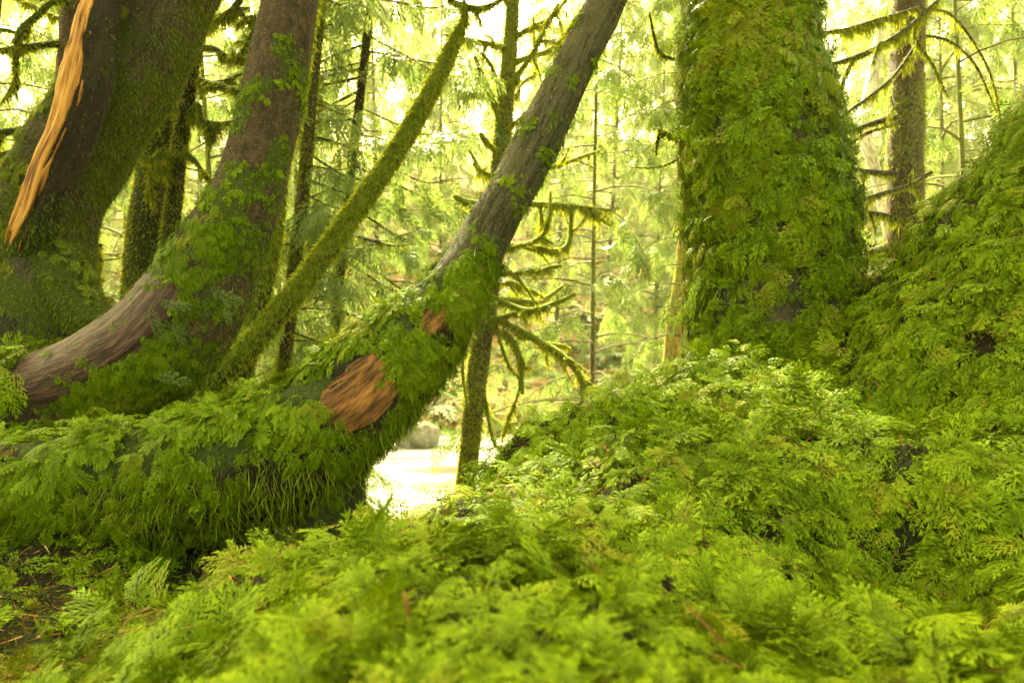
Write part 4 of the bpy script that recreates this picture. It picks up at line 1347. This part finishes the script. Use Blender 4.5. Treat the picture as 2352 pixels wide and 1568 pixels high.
# low plants over the far slope and banks
ug = Geo()
fm = (gxy[:, 1] > 2.6) & (gxy[:, 1] < 34) & (np.abs(gxy[:, 0]) < gxy[:, 1] * .9 + 2) & (gzv > .12)
fm = fm & ~((gxy[:, 1] < 9) & (gxy[:, 0] > -2.6) & (gxy[:, 0] < .3))       # open wet bank above the stream
patchy = sstep(.44, .56, fbm(GV * .7, 3, 101))
p, n = scatter(GV, GT, GN, fm * (.1 + .9 * patchy) * np.interp(dist, [3, 30], [2.5, .6]), 15000)
up = np.tile([[0, 0, 1.0]], (len(p), 1))
gd = nrm(rng.normal(0, 1, p.shape) * [1, 1, .3] + up * rng.uniform(.3, 1.2, (len(p), 1)))
leaves(ug, FC + FERN, p, gd, up, rng.uniform(.10, .26, len(p)) * np.interp(p[:, 1], [3, 14, 30], [.8, 1.5, 2.4]), rng.random(len(p)) * .9 + .1 * rng.random(len(p)), 0, (.3, .9), 1.0, .5)
tag(ug.build("undergrowth", [BUSH]), "low leafy plants and litter over the far slope and stream banks", "undergrowth", kind="stuff")


# ferns on the far slope, a group of separate plants
def fern(seed, n=13, L=.75):
    gg = Geo()
    az = np.linspace(0, 2 * np.pi, n, endpoint=False) + rng.normal(0, .2, n)
    gd = np.c_[np.cos(az), np.sin(az), rng.uniform(.6, 1.3, n)]
    leaves(gg, FERN, np.zeros((n, 3)), gd, np.c_[-np.cos(az) * .5, -np.sin(az) * .5, np.ones(n)], rng.uniform(.7, 1.15, n) * L, rng.random(n) * .5, 0, (.5, 1.1), 1.0, .1)
    return gg


fm_ = fern(0).build("sword_fern", [PALE])
for k, (u, y, lab) in enumerate([
        (1330, 14.0, "arching fern in the middle of the reddish slope"), (1420, 14.8, "arching fern above the pair of bent mossy stems"), (1385, 16.0, "arching fern high on the reddish slope"),
        (1470, 13.5, "arching fern beside the lichen trunk on the slope"), (1300, 16.5, "arching fern under the pale conifers above the drooping branch"), (1260, 13.6, "arching fern at the foot of the slope by the thicket"),
        (900, 14.2, "arching fern on the bank above the boulder"), (1010, 13.4, "arching fern close to the water left of the mossy branched tree"), (700, 14.0, "arching fern behind the slim trunks on the far bank"),
        (1360, 18.0, "topmost arching fern on the reddish slope")]):
    o = fm_ if k == 0 else fm_.copy()
    if k: sc.collection.objects.link(o)
    x = (u - 1176) / F * y
    o.location = (x, y, hz(x, y))
    o.rotation_euler = (0, 0, k * 1.1)
    s = rng.uniform(.85, 1.3)
    o.scale = (s, s, s)
    tag(o, lab, "fern", "ferns on the far slope")

# twiggy thicket hanging over the stream
th = thing("streamside_shrub", "pale twiggy shrub leaning over the far edge of the stream", "shrub", (.6, 12.4, hz(.6, 12.4)))
gg, gl = Geo(), Geo()
tips = []
for k in range(46):
    b0 = np.array([.5 + rng.normal(0, .6), 12.5 + rng.normal(0, .35), 0])
    b0[2] = hz(b0[0], b0[1]) - .05
    az = rng.uniform(0, 2 * np.pi)
    L = rng.uniform(.7, 1.7)
    d = np.array([math.cos(az) * .7, math.sin(az) * .7, rng.uniform(.5, 1.1)])
    tt = np.linspace(0, 1, 5)
    c = b0 + d * (L * tt)[:, None] + np.stack([0 * tt, 0 * tt, -.5 * L * tt ** 2], 1) + rng.normal(0, .03, (5, 3)) * tt[:, None]
    bt = tube(np.c_[c, .014 * (1 - .8 * tt)], 5, .12, .1, 5)
    gg.add(bt.V, bt.T, 0, moss=.6, tc=bt.tc, smooth=True)
    for j in range(16):
        f = rng.uniform(.3, 1)
        tips.append([np.interp(f, tt, c[:, q]) for q in range(3)])
tips = np.array(tips)
o3 = th.location[:]
leaves(gl, FC, tips, rng.normal(0, 1, tips.shape) + [0, 0, .2], np.tile([[0, 0, 1.0]], (len(tips), 1)), rng.uniform(.12, .28, len(tips)), .3 + .7 * rng.random(len(tips)), 0, (.2, .7), 1, .5)
gg.build("twigs", [BARK_LICH], th, o3)
gl.build("leaves", [BUSH], th, o3)

# ------------------------------------------------------------------ small things
# boulder in the stream
def boulder(name, cx, cy, cz, r, seed):
    n1, n2 = 40, 22
    a = np.linspace(0, 2 * np.pi, n1, endpoint=False)
    b = np.linspace(-np.pi / 2, np.pi / 2, n2)
    A, B = np.meshgrid(a, b)
    V = np.stack([np.cos(A) * np.cos(B), np.sin(A) * np.cos(B), np.sin(B)], -1).reshape(-1, 3)
    q = np.sign(V) * np.abs(V) ** .88
    k = 1 + .55 * (fbm(V * 1.3 + seed, 3, seed) - .5) + .12 * (fbm(V * 5, 2, seed + 3) - .5)
    W = q * k[:, None] * np.array(r)
    i = (np.arange(n2 - 1)[:, None] * n1 + np.arange(n1)[None])
    j = (np.arange(n2 - 1)[:, None] * n1 + (np.arange(n1)[None] + 1) % n1)
    T = np.concatenate([np.stack([i, j, j + n1], -1).reshape(-1, 3), np.stack([i, j + n1, i + n1], -1).reshape(-1, 3)])
    gg = Geo()
    gg.add(W, T, 0, smooth=True)
    return gg.build(name, [STONE], None, (0, 0, 0), (cx, cy, cz))


x, y, z = P(962, 1016, 11.0)
tag(boulder("boulder", x, y, .14, (.36, .32, .29), 5), "rounded grey boulder sitting in the white stream", "rock")

# mossy fallen branches over the water's far edge
for path, lab in [([(1110, 945, 11.5, 10), (1150, 975, 11.4, 14), (1190, 988, 11.3, 15), (1235, 990, 11.2, 13), (1275, 1010, 11.1, 6)], "yellow mossy fallen branch lying across the stream edge under the shrub"),
                  ([(1225, 1000, 11.3, 8), (1238, 960, 11.3, 11), (1252, 930, 11.4, 9), (1262, 905, 11.5, 5)], "yellow mossy broken limb standing up from the fallen branch"),
                  ([(1340, 918, 12.6, 9), (1400, 928, 12.6, 9), (1460, 924, 12.6, 6)], "thin mossy fallen limb lying at the foot of the reddish slope")]:
    q = pix(path)
    t_ = tube(q, 8, .08, .12, 4)
    gg = Geo()
    gg.add(t_.V, t_.T, 0, moss=.6, tc=t_.tc, smooth=True)
    tag(gg.build("fallen_branch", [BARK_BMOSS]), lab, "branch", "mossy fallen branches by the stream")
for path, lab in [([(1440, 900, 12.8, 12), (1424, 880, 12.8, 15), (1420, 855, 12.8, 12)], "left one of two bright green bent mossy stems on the slope"),
                  ([(1452, 902, 12.7, 12), (1438, 880, 12.7, 15), (1433, 852, 12.7, 12)], "right one of two bright green bent mossy stems on the slope")]:
    q = pix(path)
    t_ = tube(q, 8, .04, .12, 4)
    gg = Geo()
    gg.add(t_.V, t_.T, 0, moss=1.0, tc=t_.tc, smooth=True)
    p, n = scatter(t_.V, t_.T, t_.N, np.ones(len(t_.V)), 300)
    blades(gg, p, n + [0, 0, -.4], .02, rng.uniform(.03, .06, len(p)), .6 + .4 * rng.random(len(p)), 1)
    tag(gg.build("sapling", [BARK_BMOSS, BMOSS]), lab, "sapling", "bent mossy stems on the slope")

# bare wood stub at the left edge
q = pix([(-120, 1020, 1.62, 60), (-40, 1045, 1.62, 66), (20, 1058, 1.63, 56), (70, 1068, 1.66, 18)])
t_ = tube(q, 20, .012, .10, 14, .005, 70, 91)
gg = Geo()
gg.add(t_.V, t_.T, 0, tc=t_.tc, smooth=True)
tag(gg.build("wood_stub", [REDW]), "bare weathered wood stub at the left edge beside the mossy log", "wood")


# dry orange needles and bark splinters on the moss
def surf(u, v, y0=.25, y1=3.2):
    ys = np.linspace(y0, y1, 400)
    q = np.array([P(u, v, t) for t in ys])
    hh_ = height(q[:, :2]) + .02
    k = np.where(q[:, 2] < hh_)[0]
    return q[k[0]] if len(k) else q[-1]


def splinter(u, v, du, dv, w_, lab, group, name="dry_needle", rise=.012):
    a = surf(u, v)
    b = a + np.array([du / F * a[1], rng.uniform(-.01, .01), -dv / F * a[1]])
    a = a + [0, -.012, rise]
    b = b + [0, -.012, rise]
    m = (a + b) / 2 + rng.normal(0, .003, 3)
    r = w_ / F * a[1] * .5
    t_ = tube(np.array([[*a, r * .5], [*m, r], [*b, r * .3]]), 6, .006, .2, 60, flat=((0, .6, .8), .5))
    gg = Geo()
    gg.add(t_.V, t_.T, 0, tc=t_.tc, smooth=True)
    tag(gg.build(name, [TWIG]), lab, "twig", group)


GS = "dry orange splinters lying in the moss"
for q in [(2262, 775, 38, 22, 11, "broad orange bark splinter pointing right on the right hand slope"),
          (2290, 795, 18, -34, 8, "upright orange bark splinter on the right hand slope"),
          (2180, 735, 60, 30, 6, "long red needle above the broad splinter on the right slope"),
          (1600, 1155, 90, 26, 5, "long thin red needle below the brown litter pocket"),
          (1615, 1165, 75, 55, 6, "second red needle crossing under the long thin one"),
          (1440, 1060, 50, 40, 6, "forked red twig lying in the litter pocket on the mound"),
          (1490, 1090, -25, 60, 7, "stout red twig standing in the litter pocket"),
          (1730, 1250, 40, 60, 5, "dark red needle in the middle of the right slope"),
          (2000, 1180, 30, 40, 6, "orange needle beside the dark hollow on the right slope"),
          (2060, 1010, 4, 36, 5, "short upright orange needle near the top of the dark hollow"),
          (1670, 1000, -8, 46, 6, "hanging orange needle under the mound crest"),
          (1950, 1290, 12, 44, 6, "orange needle low on the right slope"),
          (2130, 880, 30, -14, 6, "small orange flake on the upper right slope"),
          (2250, 930, -24, 30, 5, "slim orange needle under the upper right flake"),
          (165, 1115, 35, -14, 4, "straw coloured splinter on the mossy log at left"),
          (60, 1420, 6, 70, 5, "grey straw standing in the moss at lower left"),
          (130, 1400, 50, 40, 5, "red brown twig in the lower left litter"),
          (230, 1330, 40, -20, 5, "red brown twig under the mossy log")]:
    splinter(*q[:5], q[5], GS)
splinter(935, 1420, 4, 90, 14, "upright orange leaf blade blurred in the close foreground", GS, rise=.02)

# thin pale haze volume, added for a soft glow in the background
hb = bpy.data.meshes.new("haze")
X0, X1, Y0, Y1, Z0, Z1 = -75, 75, -34, 104, -60, 48
hb.from_pydata([(x, y, z) for z in (Z0, Z1) for y in (Y0, Y1) for x in (X0, X1)], [],
               [(0, 2, 3, 1), (4, 5, 7, 6), (0, 1, 5, 4), (2, 6, 7, 3), (0, 4, 6, 2), (1, 3, 7, 5)])
hm, ht = nodes("glow_haze")
vol = nd(ht, "ShaderNodeVolumePrincipled")
vol.inputs['Color'].default_value = (1.0, .95, .72, 1)
vol.inputs['Density'].default_value = HAZE
vol.inputs['Anisotropy'].default_value = .2
ho_ = nd(ht, "ShaderNodeOutputMaterial")
ht.links.new(vol.outputs[0], ho_.inputs['Volume'])
hb.materials.append(hm)
ho = bpy.data.objects.new("haze", hb)
sc.collection.objects.link(ho)
tag(ho, "thin pale yellow haze added between the trees for a background glow", "haze", kind="stuff")

print("triangles", sum(len(o.data.polygons) for o in sc.objects if o.type == 'MESH'))
